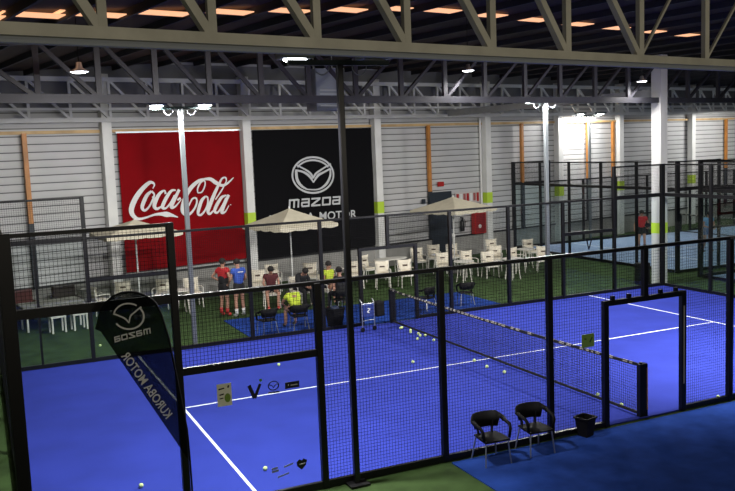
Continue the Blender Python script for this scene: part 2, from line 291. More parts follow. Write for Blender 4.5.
for a, b in ((U0, RIDGE), (RIDGE, U1)):
    m.add([W(a, V0, zroof(a)), W(b, V0, zroof(b)), W(b, VW+.2, zroof(b)), W(a, VW+.2, zroof(a)), W(a, V0, zroof(a)+.12), W(b, V0, zroof(b)+.12), W(b, VW+.2, zroof(b)+.12), W(a, VW+.2, zroof(a)+.12)],
          [(0, 1, 2, 3), (7, 6, 5, 4), (0, 4, 5, 1), (1, 5, 6, 2), (2, 6, 7, 3), (3, 7, 4, 0)])
struct(m.build('ceiling', roof_m))
# rooflight sheets between the purlins
us = [-12.2, -11, -9.9, -8.85, -7.9, -6.6, -5.25, -3.85, -2.4, -.95, .55, 2.1, 3.7, 5.4, 7.0, 8.7, 10.4]
for r_, (vr, lst, wd) in enumerate(((1.85, us, .45), (8.2, [3.6, 5.0, 6.6, 8.2, 9.8, 11.4], .5))):
    for u in lst:
        hw = .60 if u < -1.5 else .45; m = quad_box((u-hw, u+hw), (vr-wd/2, vr+wd/2), (0, .02))
        m.v = [(x, y, z+zroof(u)-.07) for x, y, z in m.v]
        struct(m.build('rooflight', sky_m))
pu = [-21+1.45*i for i in range(8)]+[(us[i]+us[i+1])/2 for i in range(len(us)-1)]+[11.3+1.7*i for i in range(25)]
for u in pu:
    struct(MB().bar(W(u, V0, zroof(u)-.08), W(u, VW, zroof(u)-.08), .06, .15).build('roof_purlin', purlin_m))

def truss(v, us, zb, ztf, mid, ch, vw, dw, mt, name='roof_truss', thin_after=None):
    m = MB()
    def ln(a, b, w1, w2): m.bar(a, b, w1, w2)
    ln(W(us[0], v, zb), W(us[-1], v, zb), ch*.9, ch)
    for i in range(len(us)-1):
        a, b = us[i], us[i+1]
        ln(W(a, v, ztf(a)), W(b, v, ztf(b)), ch*.9, ch)
        left = (a+b)/2 < mid
        w_ = dw if (left or thin_after is None) else thin_after
        if left: ln(W(a, v+.01, ztf(a)), W(b, v+.01, zb), w_, w_)
        else: ln(W(a, v+.01, zb), W(b, v+.01, ztf(b)), w_, w_)
    for u in us: ln(W(u, v, zb), W(u, v, ztf(u)), vw, vw)
    return struct(m.build(name, mt))
uA = [-21, -19.6, -18.2, -16.9, -15.7, -14.6, -13.6, -12.75, -11.9, -11.07, -10.22, -9.27, -8.31, -7.25, -6.16, -4.93, -3.65, -2.2, -.7, .9, 2.5, 4.2, 6, 8, 10, 12, 14, 16, 18]
truss(-7.7, uA, 5.73, lambda u: max(7.0, min(zroof(u)-.32, 7.3)), -4.9, .085, .065, .07, beige_m, thin_after=.03)
uB = [-12.6, -11.3, -9.9, -8.55, -7.37, -6.18, -4.97, -3.7, -2.45, -1.1, .3, 1.76, 3.2, 4.76, 6.23, 7.8, 9.4, 11, 12.6, 14.4, 16.3, 18.2, 20.2, 22.3, 24.4, 26.6, 29]
truss(3.2, uB, 6.05, lambda u: min(zroof(u)-.32, 7.35), -1.0, .17, .11, .08, darksteel_m)
# strong pipe on the near truss and slim cable tray
struct(MB().tube([W(-20, -7.66, 5.665), W(18, -7.66, 5.665)], .028, 8).build('trim_3', duct_m))
uW = [-20+1.27*i for i in range(60)]
truss(13.55, uW, 6.12, lambda u: 7.4, 1e9, .14, .08, .075, white_m)
struct(MB().bar(W(U0, 13.45, 6.46), W(U1, 13.45, 6.46), .07, .07).build('trim_4', white_m))
struct(MB().bar(W(U0, 13.98, 5.77), W(U1, 13.98, 5.77), .10, .10).build('trim_5', mat('pale timber rail', (.50, .34, .16), .6, noise=(2, .2))))
struct(MB().bar(W(11.05, 3.3, 6.30), W(11.05, 13.6, 6.22), .16, .24).build('roof_beam', steel_m))
# columns of the back wall, every one with its lime band
for u in (-14.2, -8.9, -3.59, 1.52, 7.42, 13.53, 18.3, 22.9, 29.2, 36, 43):
    c = struct(quad_box((u-.16, u+.16), (13.7, 14.0), (-.01, 7.6)).build('column', white_m))
    b = struct(quad_box((u-.165, u+.165), (13.69, 13.99), (2.25, 2.72)).build('column_band', lime_m, c)) if u > 0 else None
for u in (-11.5, -6.14, 10.24, 15.87, 20.53, 22.47, 26.4, 32.73, 39.5):
    sd = struct(quad_box((u-.07, u+.07), (13.86, 13.99), (2.95, 5.75)).build('wall_stud', wood_m))
    struct(quad_box((u-.075, u+.075), (13.855, 13.99), (.92, 2.95)).build('stud_foot', door_m, sd))
c = struct(quad_box((10.90, 11.26), (3.06, 3.42), (-.01, 7.5)).build('column', mat('off-white column paint', (.50, .50, .50), .6)))
struct(quad_box((10.895, 11.265), (3.055, 3.425), (1.70, 2.05)).build('column_band', lime_m, c))
# hanging sheet metal box behind the near mast
dr = struct(quad_box((10.33, 11.48), (13.95, 14.02), (.02, 2.9)).build('door_1', door_m)); dr['label'] = 'dark blue service door in the back wall'
h = struct(quad_box((11.36, 11.42), (13.88, 13.95), (1.1, 1.25)).build('door_handle', alu_m, dr))

# floor finishes
def slab(name, x0, x1, y0, y1, z0, z1, m, parent=None):
    return MB().box(((x0+x1)/2, (y0+y1)/2, (z0+z1)/2), (x1-x0, y1-y0, z1-z0)).build(name, m, parent)
a = struct(slab('blue_apron', -3.95, 4.0, 5.10, 8.1, -.03, .004, matblue_m)); a['label'] = 'blue turf strip behind the centre court'
a = struct(slab('blue_apron', -3.95, 6.0, -9.5, -5.10, -.03, .004, matblue_m)); a['label'] = 'blue turf strip in front of the centre court'
def court_floor(cx, cy, mt):
    f = struct(slab('court_surface', cx-10, cx+10, cy-4.97, cy+4.97, -.03, 0.006, mt))
    for x0, x1, y0, y1 in ((cx-6.975, cx-6.925, cy-4.96, cy+4.96), (cx+6.925, cx+6.975, cy-4.96, cy+4.96), (cx-6.9251, cx+6.9249, cy-.025, cy+.025)):
        struct(slab('court_line', x0, x1, y0, y1, .004, .009, line_m, f))
    return f
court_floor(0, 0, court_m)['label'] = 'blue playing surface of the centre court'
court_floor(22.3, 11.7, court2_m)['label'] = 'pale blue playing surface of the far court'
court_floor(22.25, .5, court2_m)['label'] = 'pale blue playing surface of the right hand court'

# ================================================================== FENCES
PW, RW = .095, .06
def wires(m, x0, x1, z0, z1, y=0, st=.05, r=.0026):
    nx = max(1, round((x1-x0)/st)); nz = max(1, round((z1-z0)/st)); c3 = [(r*math.cos(a), r*math.sin(a)) for a in (PI/2, PI*7/6, PI*11/6)]
    for i in range(1, nx):
        x = x0+(x1-x0)*i/nx
        m.add([(x+a, y+b, z) for z in (z0, z1) for a, b in c3], [(0, 1, 4, 3), (1, 2, 5, 4), (2, 0, 3, 5)])
    for i in range(1, nz):
        z = z0+(z1-z0)*i/nz
        m.add([(x, y+a, z+b) for x in (x0, x1) for a, b in c3], [(0, 1, 4, 3), (1, 2, 5, 4), (2, 0, 3, 5)])
def side_fence(loc, label, lo=-10, hi=10, clips=False, extra=None, corner=True, rot=0):
    t = empty('padel_fence', label, 'fence', loc, rot)
    hs = {-10: 4, -8: 4, -6: 3, -4: 3, -2: 3, 2: 3, 4: 3, 6: 3, 8: 4, 10: 4}
    for x, hgt in hs.items():
        if lo <= x <= hi:
            wd = PW+.07 if abs(x) == 10 else PW
            MB().box((x, 0, hgt/2), (wd, .09, hgt)).build('post', black_m, t, bevel=.006)
    if extra is not None: MB().box((extra, 0, 1.5), (.05, .05, 3)).build('post', black_m, t)
    if lo < 0:
        for x in (-.86, .86): MB().box((x, 0, 1.07), (PW, .09, 2.14)).build('post', black_m, t, bevel=.006)
        MB().box((0, 0, 2.57), (PW, .09, .86)).build('post', black_m, t, bevel=.006)
        MB().box((0, 0, 2.12), (1.82, .08, .09)).build('door_lintel', black_m, t, bevel=.006)
        if clips:
            for k in range(5): MB().box((-.7+.35*k, 0, 2.20), (.07, .05, .07)).build('clip', black_m, t)
    xs = [x for x in (-10, -8, -6, -4, -2, 0, 2, 4, 6, 8, 10) if lo <= x <= hi]
    MB().box(((xs[0]+xs[-1])/2, 0, 3.0), (xs[-1]-xs[0], .06, RW)).build('rail', black_m, t, bevel=.006)
    for a, b in zip(xs, xs[1:]):
        mid = (a+b)/2
        if abs(mid) == 9:
            MB().box((mid, 0, 3.0), (1.9, .065, .12)).build('rail', black_m, t)
            MB().box((mid, 0, 3.97), (2, .05, .05)).build('rail', black_m, t)
            m = MB(); wires(m, a, b, 3.03, 3.96); m.build('wire_mesh', wire_m, t)
            MB().box((mid, .0, 1.5), (1.9, .012, 2.9)).build('glass_pane', glass_m, t)
            MB().box((mid, 0, .05), (2, .06, .10)).build('bottom_rail', black_m, t)
        elif abs(mid) == 7:
            MB().box((mid, 0, 2.0), (2, .06, .10)).build('rail', black_m, t)
            m = MB(); wires(m, a, b, 2.03, 2.98); m.build('wire_mesh', wire_m, t)
            MB().box((mid, .0, 1.0), (1.9, .012, 1.9)).build('glass_pane', glass_m, t)
            MB().box((mid, 0, .05), (2, .06, .10)).build('bottom_rail', black_m, t)
        elif abs(mid) == 1:
            s = 1 if mid > 0 else -1
            x0, x1 = sorted((s*.9, s*2)); m = MB(); wires(m, x0, x1, .06, 2.97)
            x0, x1 = sorted((0, s*.9)); wires(m, x0, x1, 2.15, 2.97); m.build('wire_mesh', wire_m, t)
            MB().box((s*1.45, 0, .05), (1.1, .06, .08)).build('bottom_rail', black_m, t)
        else:
            m = MB(); wires(m, a, b, .06, 2.97); m.build('wire_mesh', wire_m, t)
            MB().box((mid, 0, .05), (2, .06, .10)).build('bottom_rail', black_m, t)
    return t
def end_fence(loc, label, rot=PI/2):
    t = empty('padel_fence', label, 'fence', loc, rot)
    for x in (-3, -1, 1, 3): MB().box((x, 0, 2), (PW, .09, 4)).build('post', black_m, t, bevel=.006)
    MB().box((0, 0, 3.0), (9.8, .06, .11)).build('rail', black_m, t)
    MB().box((0, 0, 3.97), (9.8, .05, .05)).build('rail', black_m, t)
    MB().box((0, 0, .05), (9.8, .06, .10)).build('bottom_rail', black_m, t)
    for i in range(5):
        a = -5+2*i; m = MB(); wires(m, a, a+2, 3.03, 3.96); m.build('wire_mesh', wire_m, t)
        MB().box((a+1, 0, 1.53), (1.88, .012, 2.86)).build('glass_pane', glass_m, t)
    return t
near = side_fence((0, -5.0, 0), 'long black mesh and glass fence along the near side of the centre court', clips=True)
far = side_fence((0, 5.0, 0), 'long black mesh fence along the far side of the centre court, before the cafe chairs', extra=-9.15)
end_fence((-10.02, 0, 0), 'black framed glass end wall at the left edge of the centre court')
end_fence((10.02, 0, 0), 'black framed glass end wall by the white column, closing the centre court')
farcourt_end = end_fence((12.28, 11.7, 0), 'tall black framed glass end wall of the far court, nearest the back wall')
side_fence((22.3, 6.66, 0), 'near side fence of the far court where the player in light blue plays')
side_fence((22.3, 16.76, 0), 'back side fence of the far court, in front of the lit cladding')
end_fence((12.2, .5, 0), 'black framed glass end wall of the court at the right edge of the photo')
side_fence((22.25, 5.55, 0), 'side fence of the right hand court, just in front of the far court')

# print strips on three door and net posts
for x, z0, z1 in ((.86, .5, 1.9),):
    MB().box((x-.01, -.05, (z0+z1)/2), (.02, .004, z1-z0)).build('print_strip', mark_m, near)
# stickers on the near glass
def sticker(name, x0, x1, z0, z1, m, rz=0):
    return MB().box(((x0+x1)/2, -.012, (z0+z1)/2), (x1-x0, .006, z1-z0)).build(name, m, near)
paper_m = mat('printed card', (.85, .85, .72), .7)
st = sticker('poster', -7.51, -7.31, 1.45, 1.76, paper_m); lab(st, 'small white card with a green picture on the glass')
MB().ball((-7.37, -.02, 1.56), .042, sx=1, sy=.1, sz=1.5).build('poster_print', mat('green print', (.18, .30, .04), .7), st)
strokes(MB(), [[(-7.49, 1.69, .016), (-7.41, 1.70, .016)], [(-7.48, 1.61, .016), (-7.42, 1.62, .016)], [(-7.48, 1.56, .012), (-7.43, 1.565, .012)], [(-7.36, 1.70, .02), (-7.345, 1.73, .02)]], lambda a, b, h: (a, -.016-h, b)).build('poster_print', blackban_m, st)
strokes(MB(), [[(-7.06, 1.68, .05), (-6.99, 1.49, .05)], [(-6.99, 1.49, .045), (-6.90, 1.68, .035)]], lambda a, b, h: (a, -.010-h, b)).build('letter_sticker', mat('navy print', (.004, .005, .02), .6), near)
MB().ball((-6.89, -.012, 1.73), .022, sx=1, sy=.15).build('letter_sticker', mat('green dot print', (.08, .30, .02), .6), near)
def circ(cx, cz, rx, rz_, a0, a1, wd, n=30): return [(cx+rx*math.cos(math.radians(a0+(a1-a0)*i/n)), cz+rz_*math.sin(math.radians(a0+(a1-a0)*i/n)), wd) for i in range(n+1)]
e = [circ(-6.71, 1.625, .075, .062, 0, 360, .014), [(-6.78, 1.645, .012), (-6.735, 1.63, .012), (-6.71, 1.595, .01)], [(-6.71, 1.595, .01), (-6.685, 1.63, .012), (-6.64, 1.645, .012)], [(-6.79, 1.535, .022), (-6.63, 1.528, .022)]]
strokes(MB(), e, lambda a, b, h: (a, -.010-h, b)).build('emblem_sticker', mat('blue print', (.008, .014, .11), .6), near)
st = sticker('name_sticker', -6.54, -6.33, 1.55, 1.64, mat('navy print', (.004, .005, .02), .6))
strokes(MB(), [[(-6.5, 1.60, .02), (-6.49, 1.60, .02)], [(-6.46, 1.595, .014), (-6.36, 1.595, .014)]], lambda a, b, h: (a, -.018-h, b)).build('sticker_print', print_g, st)
shield = [(-6.43, .46), (-6.38, .50), (-6.35, .475), (-6.32, .50), (-6.27, .47), (-6.29, .40), (-6.355, .34), (-6.42, .40)]
s = MB().prism(shield, 0, .006, lambda x, y, z: (x, -.010-z, y)).build('shield_sticker', mat('black print', (.003, .003, .006), .5), near)
strokes(MB(), [[(-6.39, .425, .014), (-6.31, .43, .014)]], lambda a, b, h: (a, -.017-h, b)).build('sticker_print', print_g, s)
pale_m = mat('pale blue print', (.25, .30, .55), .6)
strokes(MB(), [[(-6.80, .39, .03), (-6.70, .40, .03)], [(-6.80, .43, .03), (-6.71, .44, .03)], [(-6.62, .43, .025), (-6.48, .46, .02)], [(-6.72, .30, .02), (-6.55, .33, .02)]], lambda a, b, h: (a, -.010-h, b)).build('name_sticker', pale_m, near)
# green notice
g = tag(MB().box((-1.28, -5.07, 1.56), (.25, .012, .22)).build('notice_board', mat('lime card', (.20, .36, .06), .6)), 'small lime green notice hung on the near mesh fence above the net', 'sign')
strokes(MB(), [[(-1.36, 1.60, .02), (-1.32, 1.59, .02)], [(-1.25, 1.53, .02), (-1.20, 1.61, .02)]], lambda a, b, h: (a, -5.076-h, b)).build('print', mat('dark green print', (.02, .08, .01), .6), g)
strokes(MB(), [[(-.10, .86, .07), (-.25, .42, .07)], [(-.25, .42, .06), (-.42, .84, .05)]], lambda a, b, h: (a, .012+h, b)).build('letter_sticker', mat('navy print', (.004, .005, .02), .6), farcourt_end)

# ================================================================== NETS
def net(loc, label):
    t = empty('padel_net', label, 'net', loc)
    for y, s in ((-4.9, -1), (4.9, 1)):
        p = MB().box((.03, y, .475), (.17, .10, .95)).build('net_post', black_m, t, bevel=.01)
        if s < 0: MB().box((.10, y-.052, .5), (.02, .004, .75)).build('print_strip', mat('amber print', (.45, .24, .08), .6), p)
        MB().tube([(0, y, .95), (0, y, .975)], .03, 10).build('post_cap', black_m, p)
    def zt(y): return .88+.04*(y/4.9)**2
    m = MB(); r = .0022; n = 200
    for i in range(n):
        y = -4.85+9.7*i/(n-1); m.bar((0, y, .06), (0, y, zt(y)), .004, .004)
    for k in range(17):
        z = .08+.048*k; m.bar((0, -4.85, z), (0, 4.85, z), .004, .004)
    m.build('net_mesh', wire_m, t)
    m = MB(); N = 20
    for i in range(N):
        a, b = -4.85+9.7*i/N, -4.85+9.7*(i+1)/N; m.bar((0, a, zt(a)), (0, b, zt(b)), .022, .055)
    tp = m.build('top_tape', tape_m, t)
    m = MB(); rnd = random.Random(3); y = -4.7
    while y < 4.7:
        l = rnd.uniform(.05, .16)
        if rnd.random() < .8:
            for sx in (-1, 1): m.box((sx*.0125, y+l/2, zt(y)+.004), (.003, l, .024))
            m.box((0, y+l/2, zt(y)+.029), (.016, l, .003))
        y += l+rnd.uniform(.03, .09)
    m.build('tape_print', mark_m, tp)
    MB().bar((0, -4.85, .055), (0, 4.85, .055), .02, .05).build('bottom_tape', tape_m, t)
    return t
net((0, 0, 0), 'long black net across the centre court with printed top tape')
net((22.3, 11.7, 0), 'black net of the far court behind the player in light blue')

# ================================================================== LIGHT MASTS
def mast(x, y, label, sgn, power, on=(1, 1), zt=6.02):
    t = empty('light_mast', label, 'light mast', (x, y, 0), 0, 'floodlight masts of the courts')
    MB().box((0, 0, zt/2), ((.11, .11, zt) if sgn < 0 else (.085, .085, zt))).build('pole', mast_m if sgn < 0 else mat('dark mast paint', (.006, .006, .008), .3, .1), t, bevel=.01)
    MB().box((0, 0, .012), (.3, .3, .024)).build('base_plate', black_m, t)
    MB().box((0, 0, zt+.02), (1.5, .07, .07)).build('crossarm', mat('dark arm paint', (.02, .035, .035), .4, .3), t)
    for i, s in enumerate((-1, 1)):
        f = MB().box((s*.6, sgn*-.0+.12*sgn, zt+.12), (.46, .34, .08)).build('floodlight', mat('lamp housing', (.12, .15, .15), .4, .5), t, bevel=.015)
        MB().lathe([(.001, -.05), (.11, -.045), (.165, -.02), (.17, 0), (.001, .0)], (s*.6, .12*sgn, zt+.08), 20, 1, .7).build('lamp_lens', lens_m if on[i] else off_m, f, smooth=True)
        hk = MB().tube([(s*.28+.11*math.cos(a), -.05*sgn, zt-.03-.12*math.sin(a)) for a in [PI*k/8 for k in range(9)]], .008, 6).build('cable_loop', duct_m, f)
        if on[i] and power:
            ld = bpy.data.lights.new('floodlight_beam', 'SPOT'); ld.energy = power; ld.spot_size = math.radians(178 if sgn < 0 else 135); ld.spot_blend = .12 if sgn < 0 else .7; ld.shadow_soft_size = .15
            ld.color = (1, .98, .94)
            lo = bpy.data.objects.new('floodlight_beam', ld); COL.objects.link(lo); lo.parent = t
            lo.location = (s*.6, .12*sgn, zt-.02)
            d = Vector((0, .12 if sgn < 0 else .8, -1)).normalized(); lo.rotation_mode = 'QUATERNION'; lo.rotation_quaternion = d.to_track_quat('-Z', 'Y')
    return t
mast(-5.55, -5.11, 'dark light mast standing at the near fence with cable loops on its crossarm', 1, FLOOD_NEAR_W, (1, 0))
mast(5.5, -5.11, 'light mast on the near side of the centre court, outside the right edge', 1, FLOOD_NEAR_W)
mast(-5.5, 5.11, 'silver light mast in front of the red banner with two lit lamps', -1, FLOOD_W)
mast(5.5, 5.11, 'silver light mast at the far fence, right of the second parasol, two lit lamps', -1, FLOOD_W)
mast(16.8, 16.88, 'light mast beside the back wall whose lamps light the cladding', -1, FLOOD_FAR_W)
mast(27.8, 16.88, 'light mast at the back of the far court, beyond the player in light blue', -1, FLOOD_FAR_W)
mast(16.8, 6.55, 'light mast at the near side of the far court, just outside the right edge', 1, FLOOD_FAR_W)
mast(27.8, 6.5, 'light mast between the two right hand courts, out of frame', 1, FLOOD_FAR_W)
# high-bay lamps under the roof
def bay(x, y, z, label):
    t = empty('high_bay_lamp', label, 'ceiling lamp', (x, y, z), 0, 'lit high-bay lamps under the roof')
    MB().lathe([(.001, .16), (.05, .15), (.07, .05), (.17, .0), (.175, -.02), (.16, -.02)], (0, 0, 0), 20).build('reflector', alu_m, t, smooth=True)
    MB().lathe([(.001, -.04), (.10, -.038), (.155, -.015), (.001, -.01)], (0, 0, 0), 20).build('lamp_lens', lens_m, t, smooth=True)
    MB().tube([(0, 0, .15), (0, 0, zroof(math.cos(TH)*x+math.sin(TH)*y)+.03-z)], .01, 6).build('hanging_rod', black_m, t)
    ld = bpy.data.lights.new('bay_beam', 'SPOT'); ld.energy = BAY_W; ld.spot_size = math.radians(160); ld.spot_blend = .5; ld.shadow_soft_size = .15; ld.color = (1, .96, .9)
    lo = bpy.data.objects.new('bay_beam', ld); COL.objects.link(lo); lo.parent = t; lo.location = (0, 0, -.06)
bay(-8.4, 0, 6.43, 'round lit ceiling lamp at the upper left above the red banner')
bay(1.6, 3.13, 6.78, 'round lit ceiling lamp in the roof trusses above the second parasol')
bay(8.76, 4.57, 6.61, 'round lit ceiling lamp just left of the white column top')
def pendant(u, v, z, label):
    q = W(u, v, z); t = empty('pendant_lamp', label, 'ceiling lamp', q, 0, 'pendant lamps over the spectators gallery')
    MB().lathe([(.001, .2), (.04, .19), (.06, .12), (.20, .06), (.205, .05), (.05, .10)], (0, 0, 0), 20).build('lamp_shade', duct_m, t, smooth=True)
    MB().ball((0, 0, .0), .08).build('bulb', mat('lit warm bulb', (.8, .8, .7), .4, emit=(1, .88, .68), es=6), t, smooth=True)
    MB().tube([(0, 0, .19), (0, 0, zroof(u)+.03-z)], .01, 6).build('cord', black_m, t)
    ld = bpy.data.lights.new('pendant_glow', 'POINT'); ld.energy = PENDANT_W; ld.shadow_soft_size = .3; ld.color = (1, .90, .72)
    lo = bpy.data.objects.new('pendant_glow', ld); COL.objects.link(lo); lo.parent = t; lo.location = (0, 0, -.45)
pendant(-15.5, -17.0, 5.5, 'warm pendant lamp behind the viewpoint, left one')
pendant(-9.5, -16.5, 5.5, 'warm pendant lamp behind the viewpoint, middle one')
pendant(-2.0, -15.5, 5.5, 'warm pendant lamp right of the viewpoint')
# grey ventilation box hung behind the near mast
vb = W(1.8, 9.0, 6.75)
t = empty('ventilation_box', 'grey sheet metal ventilation box hung from the roof behind the near mast top', 'ventilation box', vb, TH)
MB().box((0, 0, 0), (.95, .6, 1.3)).build('housing', duct_m, t, bevel=.02)
for k in range(5): MB().box((0, -.305, -.5+.12*k), (.7, .02, .04)).build('grille_bar', alu_m, t)
for s in (-1, 1): MB().tube([(s*.35, 0, .64), (s*.35, 0, 1.36)], .02, 6).build('hanging_rod', alu_m, t)

# ================================================================== BANNERS
def banner(u0, u1, z0, z1, m, label, v=13.99):
    mb = MB(); nu, nz = 60, 24; vs = []
    def off(i, j): 
        a, b = i/nu, j/nz
        return .016*math.sin(a*9+b*2.2)+.012*math.sin(a*23-b*5)*(1-.4*b)+.008*math.sin(b*14+a*6)
    for s in (0, .012):
        for j in range(nz+1):
            for i in range(nu+1):
                vs.append(W(u0+(u1-u0)*i/nu, v-.07-off(i, j)-s, z0+(z1-z0)*j/nz))
    n = (nu+1)*(nz+1); fs = []
    for j in range(nz):
        for i in range(nu):
            a = j*(nu+1)+i; fs += [(a, a+1, a+nu+2, a+nu+1), (n+a, n+a+nu+1, n+a+nu+2, n+a+1)]
    mb.add(vs, fs)
    return tag(mb.build('banner', m, smooth=True), label, 'banner')
def wfn(u, v, h): return W(u, 13.86-h, v)
rb = banner(-3.20, 1.33, 1.05, 5.70, red_m, 'large red banner with white script lettering on the back wall')
strokes(MB(), COKE, wfn).build('script_lettering', print_w, rb)
MB().bar(W(-3.25, 13.9, 5.72), W(1.36, 13.9, 5.72), .05, .05).build('hanging_rail', alu_m, rb)
bb = banner(1.83, 7.24, .95, 5.70, blackban_m, 'large black banner with silver winged emblem and lettering on the back wall')
strokes(MB(), EMB, wfn).build('emblem', print_g, bb)
wordmark_mb(*WORD, wfn, .006).build('word_mark', print_g, bb)
mo, me_, mu = MOTOR
ex = (mo[0]-(me_[0]-mo[0])*1.26, mo[1]+.05)
text_mb('KUROBA', plane_map(ex, (mo[0]-.24, mo[1]+.005), (ex[0]+.02, mu[1]+.05), wfn)).build('lettering', print_g, bb)
text_mb('MOTOR', plane_map(mo, me_, mu, wfn)).build('lettering', print_g, bb)

# wall fittings
def wbox(name, u0, u1, z0, z1, m, d=.1, label=None, cat=None, v=13.98):
    o = quad_box((u0, u1), (v-d, v), (z0, z1)).build(name, m)
    return tag(o, label, cat) if label else o
nb = wbox('notice_board', 11.70, 13.2, 2.30, 2.80, mat('pale card', (.5, .46, .44), .7), .03, 'long board of small red and white posters beside the dark door', 'notice board')
for k in range(7):
    quad_box((11.76+.2*k, 11.89+.2*k), (13.935, 13.95), (2.36+.02*(k % 3), 2.74)).build('poster', [redbox_m, white_m, mat('rose print', (.3, .08, .07), .6)][k % 3], nb)
rc = wbox('hose_cabinet', 12.64, 13.32, .92, 1.85, redbox_m, .22, 'red fire hose cabinet on the wall beside the white column', 'cabinet')
quad_box((12.70, 13.26), (13.745, 13.76), (.98, 1.79)).build('door', mat('dark red enamel', (.25, .01, .01), .4), rc)
MB().ball(W(12.92, 13.74, 1.25), .09, sy=.3).build('round_label', white_m, rc)
wbox('fire_sign', 10.72, 11.06, 3.13, 3.33, redbox_m, .03, 'small red sign high on the wall above the dark door', 'sign')
wbox('exit_plate', 9.80, 10.0, 2.45, 2.65, door_m, .03, 'small dark square plate on the wall left of the dark door', 'sign')
ex_ = empty('fire_extinguisher', 'dark fire extinguisher hanging between the door and the red cabinet', 'fire extinguisher', W(11.98, 13.86, 1.1), TH)
MB().lathe([(.001, 0), (.09, .01), (.1, .05), (.1, .42), (.06, .5), (.03, .52), (.03, .56)], n=16).build('cylinder', black_m, ex_, smooth=True)
MB().box((0, .02, .59), (.06, .16, .05)).build('valve', blackp_m, ex_); MB().tube([(0, -.05, .56), (.12, -.06, .45), (.13, -.05, .2)], .015, 6).build('hose', blackp_m, ex_)
struct(MB().tube([W(13.2, 13.88, .95), W(13.2, 13.88, 6.0)], .045, 8).build('downpipe', white_m))
cb = tag(MB().box((9.72, 5.62, .36), (.42, .3, .72)).build('cabinet', black_m, bevel=.01), 'dark box standing at the foot of the white column', 'box')
MB().box((9.72, 5.465, .55), (.3, .012, .06)).build('lid_handle', blackp_m, cb)

# ================================================================== PARASOLS
def parasol(loc, rz, side, ze, za, label):
    t = empty('parasol', label, 'parasol', loc, rz)
    h = side/2; N = 8; vs = [(0, 0, za)]; fs = []; rings = []
    for r in range(1, N+1):
        f = r/N; ring = []
        for k in range(16):
            c = k//4; q = (k % 4)/4; cs = [(-1, -1), (1, -1), (1, 1), (-1, 1)]
            x = cs[c][0]*(1-q)+cs[(c+1) % 4][0]*q; y = cs[c][1]*(1-q)+cs[(c+1) % 4][1]*q
            sag = -.06*math.sin(PI*q)*f
            z = za+(ze-za)*(f**.9)+sag*(1-q)*q*4
            vs.append((x*h*f, y*h*f, z)); ring.append(len(vs)-1)
        rings.append(ring)
    for k in range(16):
        fs.append((0, rings[0][k], rings[0][(k+1) % 16]))
        for r in range(N-1): fs.append((rings[r][k], rings[r+1][k], rings[r+1][(k+1) % 16], rings[r][(k+1) % 16]))
    c = MB().add(vs, fs).build('canopy', cream_m, t); so = c.modifiers.new('thick', 'SOLIDIFY'); so.thickness = .008
    vs = []; fs = []; n = 64
    for k in range(n):
        q = k/n*4; cc = int(q); q -= cc; cs = [(-1, -1), (1, -1), (1, 1), (-1, 1)]
        x = cs[cc][0]*(1-q)+cs[(cc+1) % 4][0]*q; y = cs[cc][1]*(1-q)+cs[(cc+1) % 4][1]*q
        dp = .10+.035*abs(math.sin(q*PI*4)); vs += [(x*h, y*h, ze+.0-.045*math.sin(PI*q)*4*q*(1-q)), (x*h*1.003, y*h*1.003, ze-dp)]
        fs.append((2*k, 2*k+1, (2*k+3) % (2*n), (2*k+2) % (2*n)))
    c = MB().add(vs, fs).build('valance', cream_m, t); so = c.modifiers.new('thick', 'SOLIDIFY'); so.thickness = .006
    MB().tube([(0, 0, 0), (0, 0, za+.06)], .024, 10).build('pole', white_m, t)
    MB().lathe([(.001, .10), (.03, .08), (.03, .0), (.28, -.02), (.30, -.05), (.30, -.05)], (0, 0, .05), 20).build('base', conc_m, t)
    m = MB()
    for a in (-1, 1):
        for b in (-1, 1): m.tube([(a*.03, b*.03, za-.5), (a*h*.55, b*h*.55, za+(ze-za)*.55-.03)], .01, 5); 
    m.build('ribs', alu_m, t)
    return t
parasol((-1.0, 10.2, 0), TH+.05, 2.25, 2.50, 3.03, 'cream square parasol in front of the black banner')
parasol((6.25, 12.0, 0), TH+.1, 2.35, 2.45, 2.92, 'cream square parasol near the red cabinet and dark door')
parasol((-5.95, 10.3, 0), TH-.1, 2.25, 2.62, 3.0, 'cream square parasol at the left, seen through the fence below the red banner')

